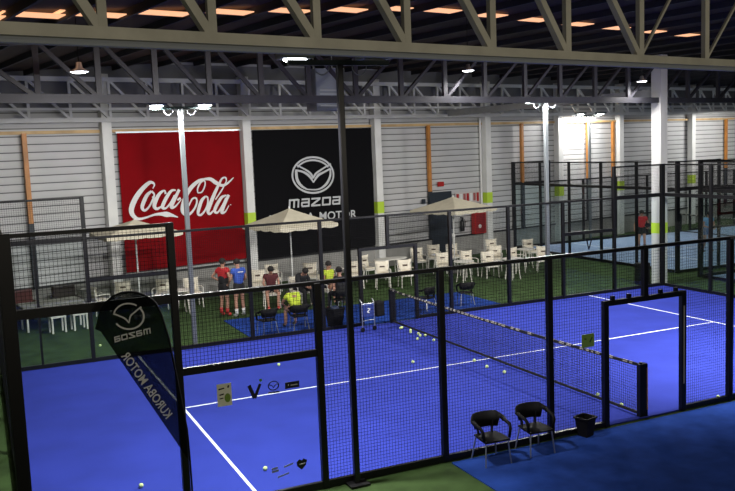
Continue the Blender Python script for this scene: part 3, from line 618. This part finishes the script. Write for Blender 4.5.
# ================================================================== CAFE FURNITURE
def cafe_chair():
    t = empty('cafe_chair', '', 'chair', (0, 0, 0), 0)     # faces -Y
    MB().box((0, 0, .42), (.48, .46, .05)).build('seat', resin_w, t, bevel=.012)
    m = MB()
    for s in (-1, 1):
        m.tube([(s*.235, .21, .42), (s*.235, .28, .92)], .018, 6)
    for k in range(3): m.bar((-.235, .235+.02*k, .52+.14*k), (.235, .235+.02*k, .52+.14*k), .02, .05)
    m.build('back_frame', resin_w, t)
    # pillow shaped cushion with pulled-out corners
    vs = []; N = 8
    for s in (-1, 1):
        for j in range(N+1):
            for i in range(N+1):
                a, b = i/N*2-1, j/N*2-1; px = 1-.10*(1-b*b)*(abs(a)**3); pz = 1-.12*(1-a*a)*(abs(b)**3)
                th = .055*(1-a**4)*(1-b**4)
                x, z = a*.24*px*(1+.06*b), b*.22*pz; vs.append((x, .205+.03*b+s*th, .73+z))
    n = (N+1)**2; fs = []
    for j in range(N):
        for i in range(N):
            a = j*(N+1)+i; fs += [(a, a+1, a+N+2, a+N+1), (n+a, n+a+N+1, n+a+N+2, n+a+1)]
    c = MB().add(vs, fs).build('back_cushion', cushion_m, t, smooth=True)
    MB().box((0, .142, .75), (.17, .012, .05)).build('cushion_mark', mat('brown print', (.09, .06, .045), .8), c)
    MB().box((0, -.01, .475), (.44, .42, .06)).build('seat_cushion', cushion_m, t, bevel=.025)
    for s in (-1, 1):
        MB().tube([(s*.26, .24, .64), (s*.27, 0, .665), (s*.26, -.22, .64), (s*.245, -.225, .42)], .018, 6).build('armrest', resin_w, t)
        MB().tube([(s*.225, -.21, .42), (s*.24, -.225, 0)], .018, 6).build('leg', resin_w, t)
        MB().tube([(s*.225, .21, .42), (s*.245, .26, 0)], .018, 6).build('leg', resin_w, t)
    return t
CH = [(-7.0, 11.46, 1.9, 'cream cafe chair turned sideways at the far left, its thin side showing'),
 (-6.25, 11.58, .1, 'cream cafe chair right above the feather flag emblem'),
 (-5.09, 11.25, -.2, 'cream cafe chair below the red banner, just left of the near fence post'),
 (-4.15, 10.9, .3, 'cream cafe chair to the left of the players standing in red and blue'),
 (-1.91, 11.21, -.2, 'cream cafe chair just right of the player in the blue shirt'),
 (-1.0, 12.23, .15, 'cream cafe chair against the wall, behind the seated person in dark red'),
 (.19, 11.7, -.1, 'cream cafe chair under the black banner, right of the first parasol pole'),
 (1.6, 10.97, .1, 'cream cafe chair beside the dark near light mast, right of the people'),
 (2.66, 12.26, .5, 'cream cafe chair left of the oval table, turned a little to the right'),
 (2.36, 10.32, -.1, 'cream cafe chair in front of the oval table'),
 (3.17, 10.1, .05, 'cream cafe chair right of the oval table, nearest the fence'),
 (5.17, 12.9, .1, 'cream cafe chair close to the wall, left of the dark door'),
 (6.12, 13.4, -.2, 'cream cafe chair tight against the wall below the dark door'),
 (6.9, 13.1, .2, 'cream cafe chair against the wall, just left of the second parasol pole'),
 (5.14, 10.96, -.15, 'cream cafe chair in front of the second parasol pole, on its left'),
 (6.16, 10.79, .2, 'cream cafe chair right of the second parasol pole, left one of a close pair'),
 (6.60, 10.05, .1, 'cream cafe chair right of the second parasol pole, right one of a close pair'),
 (9.0, 13.5, .1, 'cream cafe chair below the red cabinet and white column'),
 (7.68, 11.37, -.3, 'cream cafe chair at the left of the last table before the far court'),
 (7.98, 10.39, .4, 'cream cafe chair in front of the last table before the far court'),
 (10.01, 12.28, .2, 'cream cafe chair beside the glass corner of the far court'),
 (8.95, 10.0, -.3, 'rightmost cream cafe chair, nearest to the far court end wall')]
c0 = cafe_chair()
for i, (x, y, r, l) in enumerate(CH):
    if i == 0: c0.location = (x, y, 0); c0.rotation_euler = (0, 0, r); c0['label'] = l; c0['group'] = 'cream cafe chairs along the back wall'
    else: dup(c0, (x, y, 0), r-.25, l, 'cream cafe chairs along the back wall')
def cafe_table(x, y, r, label, oval=1.0, h=.73):
    t = empty('cafe_table', label, 'table', (x, y, 0), .1, 'white cafe tables')
    MB().lathe([(.001, h+.03), (r, h+.03), (r+.012, h+.015), (r, h), (.001, h)], n=28, sx=oval).build('tabletop', resin_w, t)
    for a in range(4):
        q = a*PI/2+PI/4; MB().tube([(r*.5*math.cos(q)*oval, r*.5*math.sin(q), h), (r*.75*math.cos(q)*oval, r*.75*math.sin(q), 0)], .02, 6).build('leg', resin_w, t)
cafe_table(-4.75, 9.95, .36, 'small white round table left of the standing players')
cafe_table(3.6, 12.2, .40, 'white oval table with chairs round it under the black banner edge', 1.7)
cafe_table(5.6, 12.0, .35, 'white table with a pale blue sheet beside the second parasol')
cafe_table(5.3, 9.75, .36, 'white round table in front of the second parasol pole')
cafe_table(7.0, 9.2, .36, 'white round table at the grass edge, left of the last chairs')
cafe_table(8.95, 11.15, .36, 'white round table among the last chairs before the far court')
cafe_table(.9, 11.2, .36, 'white round table behind the seated people in yellow and black')
cafe_table(-7.22, 12.22, .25, 'low cream round table top at the far left behind the mesh')
tag(MB().box((5.5, 11.85, .764), (.42, .30, .008)).build('paper_sheet', mat('pale blue paper', (.45, .52, .75), .6)), 'pale blue paper sheet lying on a white cafe table', 'paper')
# little globe lamp and bits
lampt = empty('table_lamp', 'small white globe lamp standing on the edge by the wall near the red cabinet', 'lamp', W(10.9, 13.3, 0))
MB().tube([(0, 0, 0), (0, 0, .95)], .02, 8).build('pole', white_m, lampt); MB().ball((0, 0, 1.04), .11).build('globe', white_m, lampt, smooth=True)
MB().lathe([(.001, .0), (.14, .0), (.14, .03), (.001, .03)]).build('base', white_m, lampt)
# left-hand corner: dark armchairs and long draped table behind the glass
def sofa_chair(x, y, rz, m, label):
    t = empty('lounge_chair', label, 'armchair', (x, y, 0), rz)
    MB().box((0, 0, .28), (.62, .58, .28)).build('seat', m, t, bevel=.05); MB().box((0, .29, .62), (.7, .16, .72)).build('backrest', m, t, bevel=.05)
    for s in (-1, 1):
        MB().box((s*.36, 0, .40), (.12, .6, .44)).build('armrest', m, t, bevel=.04)
        for q in (-1, 1): MB().box((s*.28, q*.22, .07), (.05, .05, .14)).build('leg', black_m, t)
maroon = mat('dark red leather', (.07, .012, .012), .5)
sofa_chair(*W(-6.7, 13.1)[:2], TH+.2, maroon, 'dark red lounge chair in the left corner behind the fence')
sofa_chair(*W(-5.5, 13.1)[:2], TH-.1, mat('dark brown leather', (.02, .012, .01), .5), 'dark brown lounge chair right of the dark red one')
sofa_chair(*W(-7.8, 13.0)[:2], TH, blackp_m, 'black lounge chair at the left edge behind the corner post')
t = empty('long_table', 'long table under a grey cloth in the left corner, behind the glass', 'table', W(-6.35, 11.75), TH)
MB().box((0, 0, .74), (1.7, .8, .04)).build('tabletop', resin_w, t)
cl = MB().box((0, 0, .60), (1.76, .86, .33)).build('cloth', mat('grey cloth', (.20, .20, .17), .9, noise=(3, .2)), t, bevel=.03)
for a in (-1, 1):
    for b in (-1, 1): MB().box((a*.75, b*.32, .36), (.045, .045, .72)).build('leg', resin_w, t)
def bench(x, y, rz, label):
    t = empty('white_stool', label, 'stool', (x, y, 0), rz)
    MB().box((0, 0, .45), (.42, .36, .04)).build('seat', resin_w, t, bevel=.008)
    for a in (-1, 1):
        for b in (-1, 1): MB().box((a*.18, b*.15, .215), (.045, .045, .43)).build('leg', resin_w, t)
bench(-8.45, 9.35, .2, 'white square stool in the left corner, left one of two')
bench(-7.85, 9.45, .2, 'white square stool in the left corner, right one of two')

# ================================================================== BLACK ARMCHAIRS
def tub_chair(legm=alu_m):
    t = empty('armchair', '', 'chair', (0, 0, 0), 0)   # faces -Y
    # seat: shallow dished slab
    vs = []; N = 8
    for s in (0, 1):
        for j in range(N+1):
            for i in range(N+1):
                a, b = i/N*2-1, j/N*2-1; r = .235 if b < 0 else .235-.03*b
                vs.append((a*r, b*.225, .44-.018*(1-a*a)*(1-b*b)-(.03 if s else 0)-.012*max(0, -b)**2))
    n = (N+1)**2; fs = []
    for j in range(N):
        for i in range(N):
            a = j*(N+1)+i; fs += [(a, a+1, a+N+2, a+N+1), (n+a, n+a+N+1, n+a+N+2, n+a+1)]
    for k in range(N):
        fs += [(k, n+k, n+k+1, k+1), (N*(N+1)+k, N*(N+1)+k+1, n+N*(N+1)+k+1, n+N*(N+1)+k), (k*(N+1), (k+1)*(N+1), n+(k+1)*(N+1), n+k*(N+1)), (k*(N+1)+N, n+k*(N+1)+N, n+(k+1)*(N+1)+N, (k+1)*(N+1)+N)]
    MB().add(vs, fs).build('seat', blackp_m, t, smooth=False)
    # curved back band sweeping forward into the armrests
    vs = []; fs = []; N = 24
    for i in range(N+1):
        q = i/N*2-1; a = q*1.25
        x = .285*math.sin(a)*1.02; y = .245*math.cos(a)-.02
        zt = .80-.0*abs(q)-.10*max(0, abs(q)-.55)/.45; zb = .54+.03*max(0, abs(q)-.6)/.4
        if abs(q) > .72: zb = zt-.06
        nx, ny = math.sin(a), math.cos(a); th = .022; lean = .05
        vs += [(x, y, zb), (x+nx*th, y+ny*th, zb), (x+nx*(th+lean), y+ny*(th+lean), zt), (x+nx*lean, y+ny*lean, zt)]
    for i in range(N):
        for k in range(4): fs.append((4*i+k, 4*i+(k+1) % 4, 4*i+4+(k+1) % 4, 4*i+4+k))
    fs += [(0, 1, 2, 3), tuple(4*N+k for k in (3, 2, 1, 0))]
    MB().add(vs, fs).build('backrest', blackp_m, t, smooth=True)
    for s in (-1, 1):
        MB().tube([(s*.29, .09, .70), (s*.285, -.03, .67), (s*.28, -.15, .65), (s*.265, -.195, .59), (s*.245, -.19, .44)], [.032, .03, .03, .03, .026], 8).build('armrest', blackp_m, t, smooth=True)
        MB().bar((s*.13, .20, .43), (s*.16, .235, .64), .06, .02).build('back_support', blackp_m, t)
        MB().tube([(s*.21, -.19, .43), (s*.245, -.235, 0)], .013, 8).build('leg', legm, t)
        MB().tube([(s*.19, .18, .43), (s*.24, .27, 0)], .013, 8).build('leg', legm, t)
    return t
g = 'black armchairs beside the centre court'
tc0 = tub_chair(); tc0.scale = (0.9,)*3; tc0.location = (-3.39, -5.36, 0.004); tc0.rotation_euler = (0, 0, -.05); tc0['group'] = g
tc0['label'] = 'black armchair in front of the near fence, left one of the two'
dup(tc0, (-2.57, -5.35, .004), -.05, 'black armchair in front of the near fence, right one of the two, by the post', g)
dup(tc0, (-3.42, 5.55, .004), PI+.1, 'empty black armchair behind the far fence in front of the seated person in dark red', g)
dup(tc0, (-2.48, 5.62, .004), PI-.1, 'black armchair holding the crouched person in the yellow shirt', g)
dup(tc0, (1.68, 5.95, .004), PI+.3, 'black armchair behind the far fence just right of the net post', g)
dup(tc0, (3.08, 6.0, .004), PI-.3, 'black armchair behind the far fence furthest to the right, on the blue strip', g)
dup(tc0, (-.55, 7.3, .004), PI+.2, 'black armchair on the blue strip behind the near light mast', g)

# ================================================================== BINS, TROLLEY, BAG
def bin_(x, y, label, hgt=.42, w0=.13, w1=.19):
    t = empty('waste_bin', label, 'bin', (x, y, .004), .3)
    def ring(w_, z): return [(a*w_, b*w_, z) for a, b in ((-1, -1), (1, -1), (1, 1), (-1, 1))]
    th = .012; vs = ring(w0, 0)+ring(w1, hgt)+ring(w1-th, hgt)+ring(w0-th, .015)
    fs = [(3, 2, 1, 0), (12, 13, 14, 15)]+[(r*4+k, r*4+(k+1) % 4, r*4+4+(k+1) % 4, r*4+4+k) for r in range(3) for k in range(4)]
    MB().add(vs, fs).build('bucket', blackp_m, t)
    m = MB(); 
    for k in range(4):
        a = ring(w1+.008, hgt)[k]; b = ring(w1+.008, hgt)[(k+1) % 4]; m.bar(a, b, .024, .03)
    m.build('rim', blackp_m, t)
    return t
bin_(-1.44, -5.18, 'black square bin at the near fence, right of the two armchairs', .31, .09, .125)
b2 = bin_(-1.5, 5.42, 'black square bin behind the far fence, left of the ball trolley', .5, .14, .2)
MB().ball((0, 0, .5), .13, 10, 6, sz=.6).build('bin_bag', mat('dark blue plastic', (.01, .02, .06), .4), b2, smooth=True)
t = empty('ball_trolley', 'wheeled ball trolley with blue bag and black basket inside the court by the far fence', 'trolley', (-.93, 4.25, .006), .15)
for x in (-.28, .10):
    MB().tube([(x, 0, .08), (x, 0, .78), (x, .1, .86)], .016, 8).build('upright', alu_m, t)
    w_ = MB(); w_.lathe([(.001, -.02), (.06, -.02), (.065, 0), (.06, .02), (.001, .02)], (0, 0, 0), 14); w_.v = [(a+x, c, b+.066) for a, b, c in w_.v]
    w_.build('wheel', black_m, t)
MB().tube([(-.28, 0, .75), (.10, 0, .75)], .014, 8).build('crossbar', alu_m, t)
MB().tube([(-.28, 0, .30), (.10, 0, .30)], .014, 8).build('crossbar', alu_m, t)
bg = MB().box((-.09, .03, .56), (.34, .14, .36)).build('blue_bag', mat('blue nylon', (.015, .035, .20), .6), t, bevel=.03)
strokes(MB(), [[(-.13, .63, .03), (-.06, .60, .03), (-.14, .54, .03), (-.08, .51, .03)]], lambda a, b, h: (a, -.045-h, b)).build('bag_mark', print_w, bg)
MB().box((.26, .03, .57), (.26, .24, .40)).build('black_basket', blackp_m, t, bevel=.02)
t = empty('kit_bag', 'black round kit bag at the foot of the near fence, right edge of the photo', 'bag', (2.22, -5.35, .004), .4)
MB().ball((0, 0, .16), .17, 16, 10, sx=1.4, sz=.95).build('bag_body', blackfab_m, t, smooth=True)
MB().tube([(-.15, 0, .28), (-.06, 0, .36), (.06, 0, .36), (.15, 0, .28)], .012, 6).build('handle', blackfab_m, t)

# ================================================================== FEATHER FLAG
t = empty('feather_flag', 'black feather flag at the near left fence, white emblem and mirrored lettering', 'flag', (0, 0, 0))
YF = -5.35
def ffn(x, z, h): return (x, YF-.008-h-.03*math.sin((x+8.5)*5)-.01, z)
def cr_loop(P, k=4):
    out = []; n = len(P)
    for i in range(n):
        if i in (0, 1, 2, n-1): out.append(P[i]); continue
        p0, p1, p2, p3 = P[i-1], P[i], P[(i+1) % n], P[(i+2) % n]
        for j in range(k):
            s = j/k; out.append(tuple(.5*((2*p1[a])+(-p0[a]+p2[a])*s+(2*p0[a]-5*p1[a]+4*p2[a]-p3[a])*s*s+(-p0[a]+3*p1[a]-3*p2[a]+p3[a])*s**3) for a in (0, 1)))
    return out
bm = bmesh.new(); vs = [bm.verts.new((x, z, 0)) for x, z in cr_loop(FLAG)]; bm.faces.new(vs)
bmesh.ops.triangulate(bm, faces=bm.faces[:]); bmesh.ops.subdivide_edges(bm, edges=bm.edges[:], cuts=3, use_grid_fill=True)
m = MB(); m.v = [ffn(v.co.x, v.co.y, -.008) for v in bm.verts]; bm.verts.index_update(); m.f = [tuple(v.index for v in f.verts) for f in bm.faces]; bm.free()
m.build('sail', flag_m, t, smooth=True)
MB().tube([(x, YF-.02, z) for x, z in FPOLE], .013, 8).build('pole', blackp_m, t, smooth=True)
MB().tube([(-7.998, YF-.02, .17), (-7.998, YF-.02, .03)], .02, 8).build('pole_socket', alu_m, t)
for a in range(4):
    q = a*PI/2+.5; MB().bar((-7.998, YF-.02, .04), (-7.998+.35*math.cos(q), YF-.02+.35*abs(math.sin(q))*(-1 if a % 2 else -1)*.9, .015), .04, .02).build('foot', black_m, t)
strokes(MB(), FEMB, ffn, .004).build('emblem', print_w, t)
wordmark_mb(*FWORD, ffn, .004).build('word_mark', print_w, t)
text_mb('KUROBA MOTOR', plane_map(*FTXT, ffn)).build('lettering', print_w, t)

# ================================================================== BALLS
BL = [(-.21, 3.96, 'by the far net post, nearest to the ball trolley'), (.17-.32, 4.0, 'at the far net post, furthest back of the cluster'), (-.11, 3.57, 'second row of the cluster beside the net'), (-.22, 3.36, 'left ball of the touching pair beside the net'),
 (-.14, 3.08, 'middle of the cluster beside the net, left of two'), (-.20, 2.86, 'middle of the cluster beside the net, right of two'), (-.44, 2.56, 'set a little apart on the left of the cluster'), (-.09, 2.80, 'closest to the net bottom tape in the cluster'), (-.17, 2.21, 'nearest to the camera of the cluster by the net'),
 (-.41, -.08, 'lying on the white centre line'), (-.47, -.69, 'just in front of the centre line, left of two'), (-.40, -1.26, 'in front of the centre line, right of two'), (.15, -3.58, 'behind the net near its near end, left of two'), (.09, -4.3, 'behind the net closest to the near net post'),
 (-1.62, .58, 'alone in the middle of the left half court'), (-4.3, 2.06, 'alone in the left half court by the low fence rail'), (-8.39, -3.64, 'at the bottom left below the flag tip'), (-7.65, 6.6, 'outside on the green turf behind the feather flag'), (1.88, -4.86, 'yellow against the fence foot beside the black bag'), (-6.57, -3.94, 'at the bottom behind the glass stickers')]
b0 = None
for x, y, l in BL:
    if b0 is None:
        b0 = MB().ball((0, 0, 0), .035, 16, 10).build('padel_ball', ball_m, smooth=True); o = b0
    else: o = b0.copy(); COL.objects.link(o)
    o.location = (x, y, .041); tag(o, 'yellow green ball '+l, 'ball', 'padel balls on and around the court')

# ================================================================== PEOPLE
def skin_mesh(verts, edges, radii, root=0, lev=2):
    me = bpy.data.meshes.new('tmp'); me.from_pydata([tuple(v) for v in verts], edges, [])
    o = bpy.data.objects.new('tmp', me); COL.objects.link(o)
    md = o.modifiers.new('s', 'SKIN'); md.use_smooth_shade = True
    for i, r in enumerate(radii):
        r = r if isinstance(r, tuple) else (r, r); me.skin_vertices[0].data[i].radius = r; me.skin_vertices[0].data[i].use_root = (i == root)
    ss = o.modifiers.new('u', 'SUBSURF'); ss.levels = lev; ss.render_levels = lev
    dg = bpy.context.evaluated_depsgraph_get(); ev = bpy.data.meshes.new_from_object(o.evaluated_get(dg))
    vs = [v.co.copy() for v in ev.vertices]; fs = [tuple(p.vertices) for p in ev.polygons]
    bpy.data.objects.remove(o); bpy.data.meshes.remove(me); bpy.data.meshes.remove(ev)
    return vs, fs
def person(loc, rz, label, J, shirt, shorts, shoes, socks=None, hair=hair_m, sleeve=.55, stripe=None, sc=1.0, long_trousers=False):
    t = empty('person', label, 'person', loc, rz); t.scale = (sc, sc, sc)
    J = {k: Vector(v) for k, v in J.items()}
    V = []; E = []; R = []; ix = {}
    def n(name, p, r, frm=None):
        V.append(Vector(p)); R.append(r); ix[name] = len(V)-1
        if frm: E.append((ix[frm], ix[name]))
    pe, ch, nk, hd = J['pelvis'], J['chest'], J['neck'], J['head']
    n('pe', pe, (.145, .105)); n('wa', pe.lerp(ch, .5), (.125, .095), 'pe'); n('ch', ch, (.155, .11), 'wa'); n('nb', ch.lerp(nk, .8), (.09, .075), 'ch'); n('nk', nk, .052, 'nb')
    n('h0', nk.lerp(hd, .45), .062, 'nk'); n('h1', hd, (.078, .092), 'h0'); hu = (hd-nk).normalized(); n('h2', hd+hu*.075, (.066, .078), 'h1')
    hands = []
    for s in 'LR':
        sh, el, wr = J['sh'+s], J['el'+s], J['wr'+s]
        n('sh'+s, sh, .058, 'ch'); n('ua'+s, sh.lerp(el, .5), .047, 'sh'+s); n('el'+s, el, .038, 'ua'+s); n('fa'+s, el.lerp(wr, .35), .037, 'el'+s); n('wr'+s, wr, .024, 'fa'+s)
        d = (wr-el).normalized(); n('pm'+s, wr+d*.06, (.036, .022), 'wr'+s); hands.append((wr, d, s))
        hp, kn, an, to = J['hp'+s], J['kn'+s], J['an'+s], J['to'+s]
        n('hp'+s, hp, .088, 'pe'); n('th'+s, hp.lerp(kn, .5), .073, 'hp'+s); n('kn'+s, kn, .052, 'th'+s); n('ca'+s, kn.lerp(an, .32), .055, 'kn'+s); n('an'+s, an, .034, 'ca'+s); n('to'+s, to, .034, 'an'+s)
    vs, fs = skin_mesh(V, E, R)
    body = MB().add(vs, fs)
    for wr, d, s in hands:
        sd = d.cross(Vector((0, 1, .2))).normalized(); pn = sd.cross(d).normalized(); pc = wr+d*.07
        for k, ln in enumerate((.068, .078, .073, .058)):
            b = pc+sd*(k-1.5)*.019+d*.015; p1 = b+d*ln*.5-pn*.006; p2 = p1+d*ln*.4-pn*.022; body.tube([b-d*.02, b, p1, p2], [.010, .0095, .0085, .006], 6)
        b = pc-sd*.03-d*.03; body.tube([b, b-sd*.03+d*.02, b-sd*.035+d*.05], [.012, .010, .007], 6)
    f = (J['look']-hd*0).normalized() if 'look' in J else Vector((0, 1, 0)); f = (f-hu*f.dot(hu)).normalized(); lf = hu.cross(f)
    body.tube([hd+f*.080+hu*.02, hd+f*.108-hu*.015, hd+f*.095-hu*.025], [.008, .014, .012], 6)
    for s in (-1, 1): body.ball(hd+lf*s*.083-f*.005, .024, 8, 6, sx=.6)
    body.build('body', skin_m, t, smooth=True)
    eyes = MB()
    for s in (-1, 1): eyes.ball(hd+f*.082+lf*s*.032+hu*.012, .010, 8, 6)
    eyes.build('eyes', hair_m, t); MB().ball(hd+f*.082-hu*.05, .016, 8, 6, sx=1.2, sy=.5, sz=.4).build('mouth', redbox_m, t)
    hm = MB(); hm.ball((0, 0, 0), .103, 14, 10, sz=.98); q = hu.to_track_quat('Z', 'Y')
    hc = hd+hu*.052-f*.022; hm.v = [tuple(hc+q @ Vector(v)) for v in hm.v]; hm.build('hair', hair, t, smooth=True)
    def garment(name, nodes, grow, m, cut=None):
        ids = [ix[k] for k in nodes]; mp = {a: i for i, a in enumerate(ids)}
        Vn = [V[a].copy() for a in ids]; Rn = [tuple(x+grow for x in (R[a] if isinstance(R[a], tuple) else (R[a],)*2)) for a in ids]
        En = [(mp[a], mp[b]) for a, b in E if a in mp and b in mp]
        if cut:
            for (a, b), (k, ratio) in cut.items():
                i = mp[ix[a]]; Vn[i] = V[ix[b]].lerp(V[ix[a]], ratio)
        v2, f2 = skin_mesh(Vn, En, Rn); return MB().add(v2, f2).build(name, m, t, smooth=True)
    sh = garment('shirt', ['pe', 'wa', 'ch', 'nb', 'shL', 'uaL', 'shR', 'uaR'] if sleeve < .9 else ['pe', 'wa', 'ch', 'nb', 'shL', 'uaL', 'elL', 'faL', 'wrL', 'shR', 'uaR', 'elR', 'faR', 'wrR'], .028, shirt)
    if stripe: garment('vest', ['pe', 'wa', 'ch'], .042, stripe)
    nodes = ['pe', 'wa', 'hpL', 'thL', 'hpR', 'thR']
    if long_trousers: nodes = ['pe', 'hpL', 'thL', 'knL', 'caL', 'anL', 'hpR', 'thR', 'knR', 'caR', 'anR']
    garment('trousers' if long_trousers else 'shorts', nodes, .018, shorts)
    for s in 'LR':
        garment('shoe', ['an'+s, 'to'+s], .014, shoes)
        if socks:
            a, b = J['an'+s], J['kn'+s]; MB().tube([a, a.lerp(b, .18), a.lerp(b, .42)], [.044, .050, .060], 10).build('sock', socks, t, smooth=True)
    return t, sh
STAND = dict(pelvis=(0, 0, .95), chest=(0, .01, 1.30), neck=(0, 0, 1.50), head=(0, .025, 1.62),
    shL=(-.18, 0, 1.42), elL=(-.25, -.03, 1.14), wrL=(-.26, .08, .90), shR=(.18, 0, 1.42), elR=(.25, -.03, 1.14), wrR=(.26, .08, .90),
    hpL=(-.095, 0, .90), knL=(-.11, .02, .49), anL=(-.12, -.02, .09), toL=(-.14, .13, .045), hpR=(.095, 0, .90), knR=(.11, .02, .49), anR=(.12, -.02, .09), toR=(.14, .13, .045))
def pose(base, **k): d = dict(base); d.update(k); return d
SEAT = dict(pelvis=(0, 0, .57), chest=(0, .03, .90), neck=(0, .04, 1.10), head=(0, .07, 1.22),
    shL=(-.18, .03, 1.02), elL=(-.25, .06, .78), wrL=(-.17, .27, .67), shR=(.18, .03, 1.02), elR=(.25, .06, .78), wrR=(.17, .27, .67),
    hpL=(-.095, .04, .56), knL=(-.14, .42, .53), anL=(-.15, .44, .09), toL=(-.16, .58, .045), hpR=(.095, .04, .56), knR=(.14, .42, .53), anR=(.15, .44, .09), toR=(.16, .58, .045))
rs = mat('red sports shirt', (.42, .015, .02), .8); bs = mat('royal blue shirt', (.035, .09, .42), .8); ds = mat('black sports cloth', (.010, .010, .012), .85)
ys = mat('lime yellow shirt', (.50, .62, .04), .8); ws = mat('white sock cloth', (.7, .7, .7), .8); rd = mat('red shoes', (.45, .03, .03), .6); wsh = mat('white shoes', (.6, .6, .6), .6)
lb = mat('light blue shirt', (.16, .36, .62), .8); db = mat('steel blue shorts', (.08, .16, .32), .8); dr_ = mat('maroon cloth', (.09, .015, .018), .8)
# man in red and black, arms akimbo, looking towards the one in blue
p, s = person((-3.72, 8.75, 0), -1.0, 'person in red and black sportswear standing with hands on hips left of the blue shirt',
    pose(STAND, elL=(-.36, -.10, 1.20), wrL=(-.19, .06, 1.06), elR=(.36, -.10, 1.20), wrR=(.19, .06, 1.06), look=(.1, 1, 0)), rs, ds, rd, socks=rd, stripe=ds)
p, s = person((-3.36, 8.35, 0), .25, 'person seen from behind in a royal blue shirt, standing before the red banner edge',
    pose(STAND, elL=(-.27, .02, 1.15), wrL=(-.22, .20, 1.02), elR=(.27, .02, 1.15), wrR=(.22, .20, 1.02), look=(0, 1, -.3), head=(0, .05, 1.61)), bs, ds, wsh, socks=ws)
strokes(MB(), [[(-.09, 1.375, .028), (.09, 1.375, .028)]], lambda a, b, h: (a, -.142-h, b)).build('back_print', print_w, s)
person((-2.05, 9.3, 0), PI-.2, 'person in maroon and black seated on a chair, red shoes, right of the blue shirt',
    pose(SEAT, neck=(0, .10, 1.08), head=(.0, .16, 1.19), look=(0, 1, -.4), knL=(-.18, .42, .53), knR=(.18, .42, .53)), dr_, ds, rd, socks=None)
person((-1.2, 9.0, 0), PI+.3, 'person all in black leaning forward on a chair under the first parasol',
    pose(SEAT, chest=(0, .10, .88), neck=(0, .22, 1.03), head=(0, .31, 1.10), shL=(-.18, .13, .98), shR=(.18, .13, .98), elL=(-.22, .26, .74), elR=(.22, .26, .74), wrL=(-.08, .44, .66), wrR=(.08, .44, .66), look=(0, 1, -.6)), ds, ds, ds, long_trousers=True, sleeve=1)
person((-2.52, 5.62, .004), -.1+.25, 'person in a lime yellow shirt bent forward on a black armchair behind the far fence',
    pose(SEAT, chest=(0, .20, .84), neck=(0, .36, .92), head=(0, .46, .90), shL=(-.18, .26, .92), shR=(.18, .26, .92), elL=(-.25, .40, .70), elR=(.25, .40, .70), wrL=(-.12, .52, .60), wrR=(.12, .52, .60), look=(0, .6, -.8)), ys, ds, ds)
person((-.30, 8.85, 0), PI+.4, 'person in a lime yellow shirt seated further back, beside the dark fence post',
    pose(SEAT, look=(0, 1, -.2)), ys, ds, ds)
person((-.52, 7.25, .004), .2, 'person in black seated on the black armchair behind the near light mast', pose(SEAT, look=(.3, 1, 0)), ds, ds, rd, long_trousers=True)
# seats under the two seated in the cafe row
for x, y, r, l in ((-2.05, 9.28, -.2, 'cream cafe chair under the seated person in maroon'), (-1.2, 8.98, .3, 'cream cafe chair under the person all in black'), (-.30, 8.83, .4, 'cream cafe chair under the further person in lime yellow')):
    dup(c0, (x, y, 0), r, l, 'cream cafe chairs along the back wall')
# players on the far court
p, s = person((15.75, 12.2, 0.006), 2.4, 'padel player in a red shirt and dark shorts mid-step on the far court',
    pose(STAND, elL=(-.28, .02, 1.16), wrL=(-.24, .24, 1.06), elR=(.30, -.02, 1.14), wrR=(.30, .18, .98), knL=(-.11, .14, .50), anL=(-.12, .02, .12), toL=(-.13, .16, .05), anR=(.12, -.16, .10), toR=(.13, -.02, .045), look=(0, 1, 0)), rs, ds, ds, socks=ds)
p, s = person((17.35, 10.1, 0.006), 2.9, 'padel player in a light blue shirt and shorts on the far court at the right',
    pose(STAND, chest=(0, .08, 1.28), neck=(0, .12, 1.47), head=(0, .17, 1.58), shL=(-.18, .08, 1.40), shR=(.18, .08, 1.40), elL=(-.25, .12, 1.12), wrL=(-.12, .34, 1.05), elR=(.25, .12, 1.12), wrR=(.10, .36, 1.05), anL=(-.18, -.02, .09), toL=(-.22, .13, .045), anR=(.18, -.02, .09), toR=(.22, .13, .045), look=(0, 1, -.2)), lb, db, ds)
def racket(x, y, z, rz, tilt, label):
    t = empty('padel_racket', label, 'racket', (x, y, z), rz); t.rotation_euler = (tilt, 0, rz)
    MB().tube([(0, 0, -.10), (0, 0, .10)], .016, 8).build('grip', blackp_m, t)
    m = MB(); m.prism([(.125*math.sin(a)*(1-.12*math.cos(a)), .24+.14*-math.cos(a)) for a in [2*PI*k/20 for k in range(20)]], -.018, .018, lambda a, b, c: (a, c, b)); m.build('face', ds, t)
rq = Matrix.Rotation(2.4, 3, 'Z') @ Vector((-.24, .33, 1.04))
racket(15.75+rq.x, 12.2+rq.y, rq.z, 2.4, -1.0, 'dark padel racket held by the player in the red shirt')
rq = Matrix.Rotation(2.9, 3, 'Z') @ Vector((0, .42, 1.05))
racket(17.35+rq.x, 10.1+rq.y, rq.z, 2.9, -1.2, 'dark padel racket held by the player in light blue')
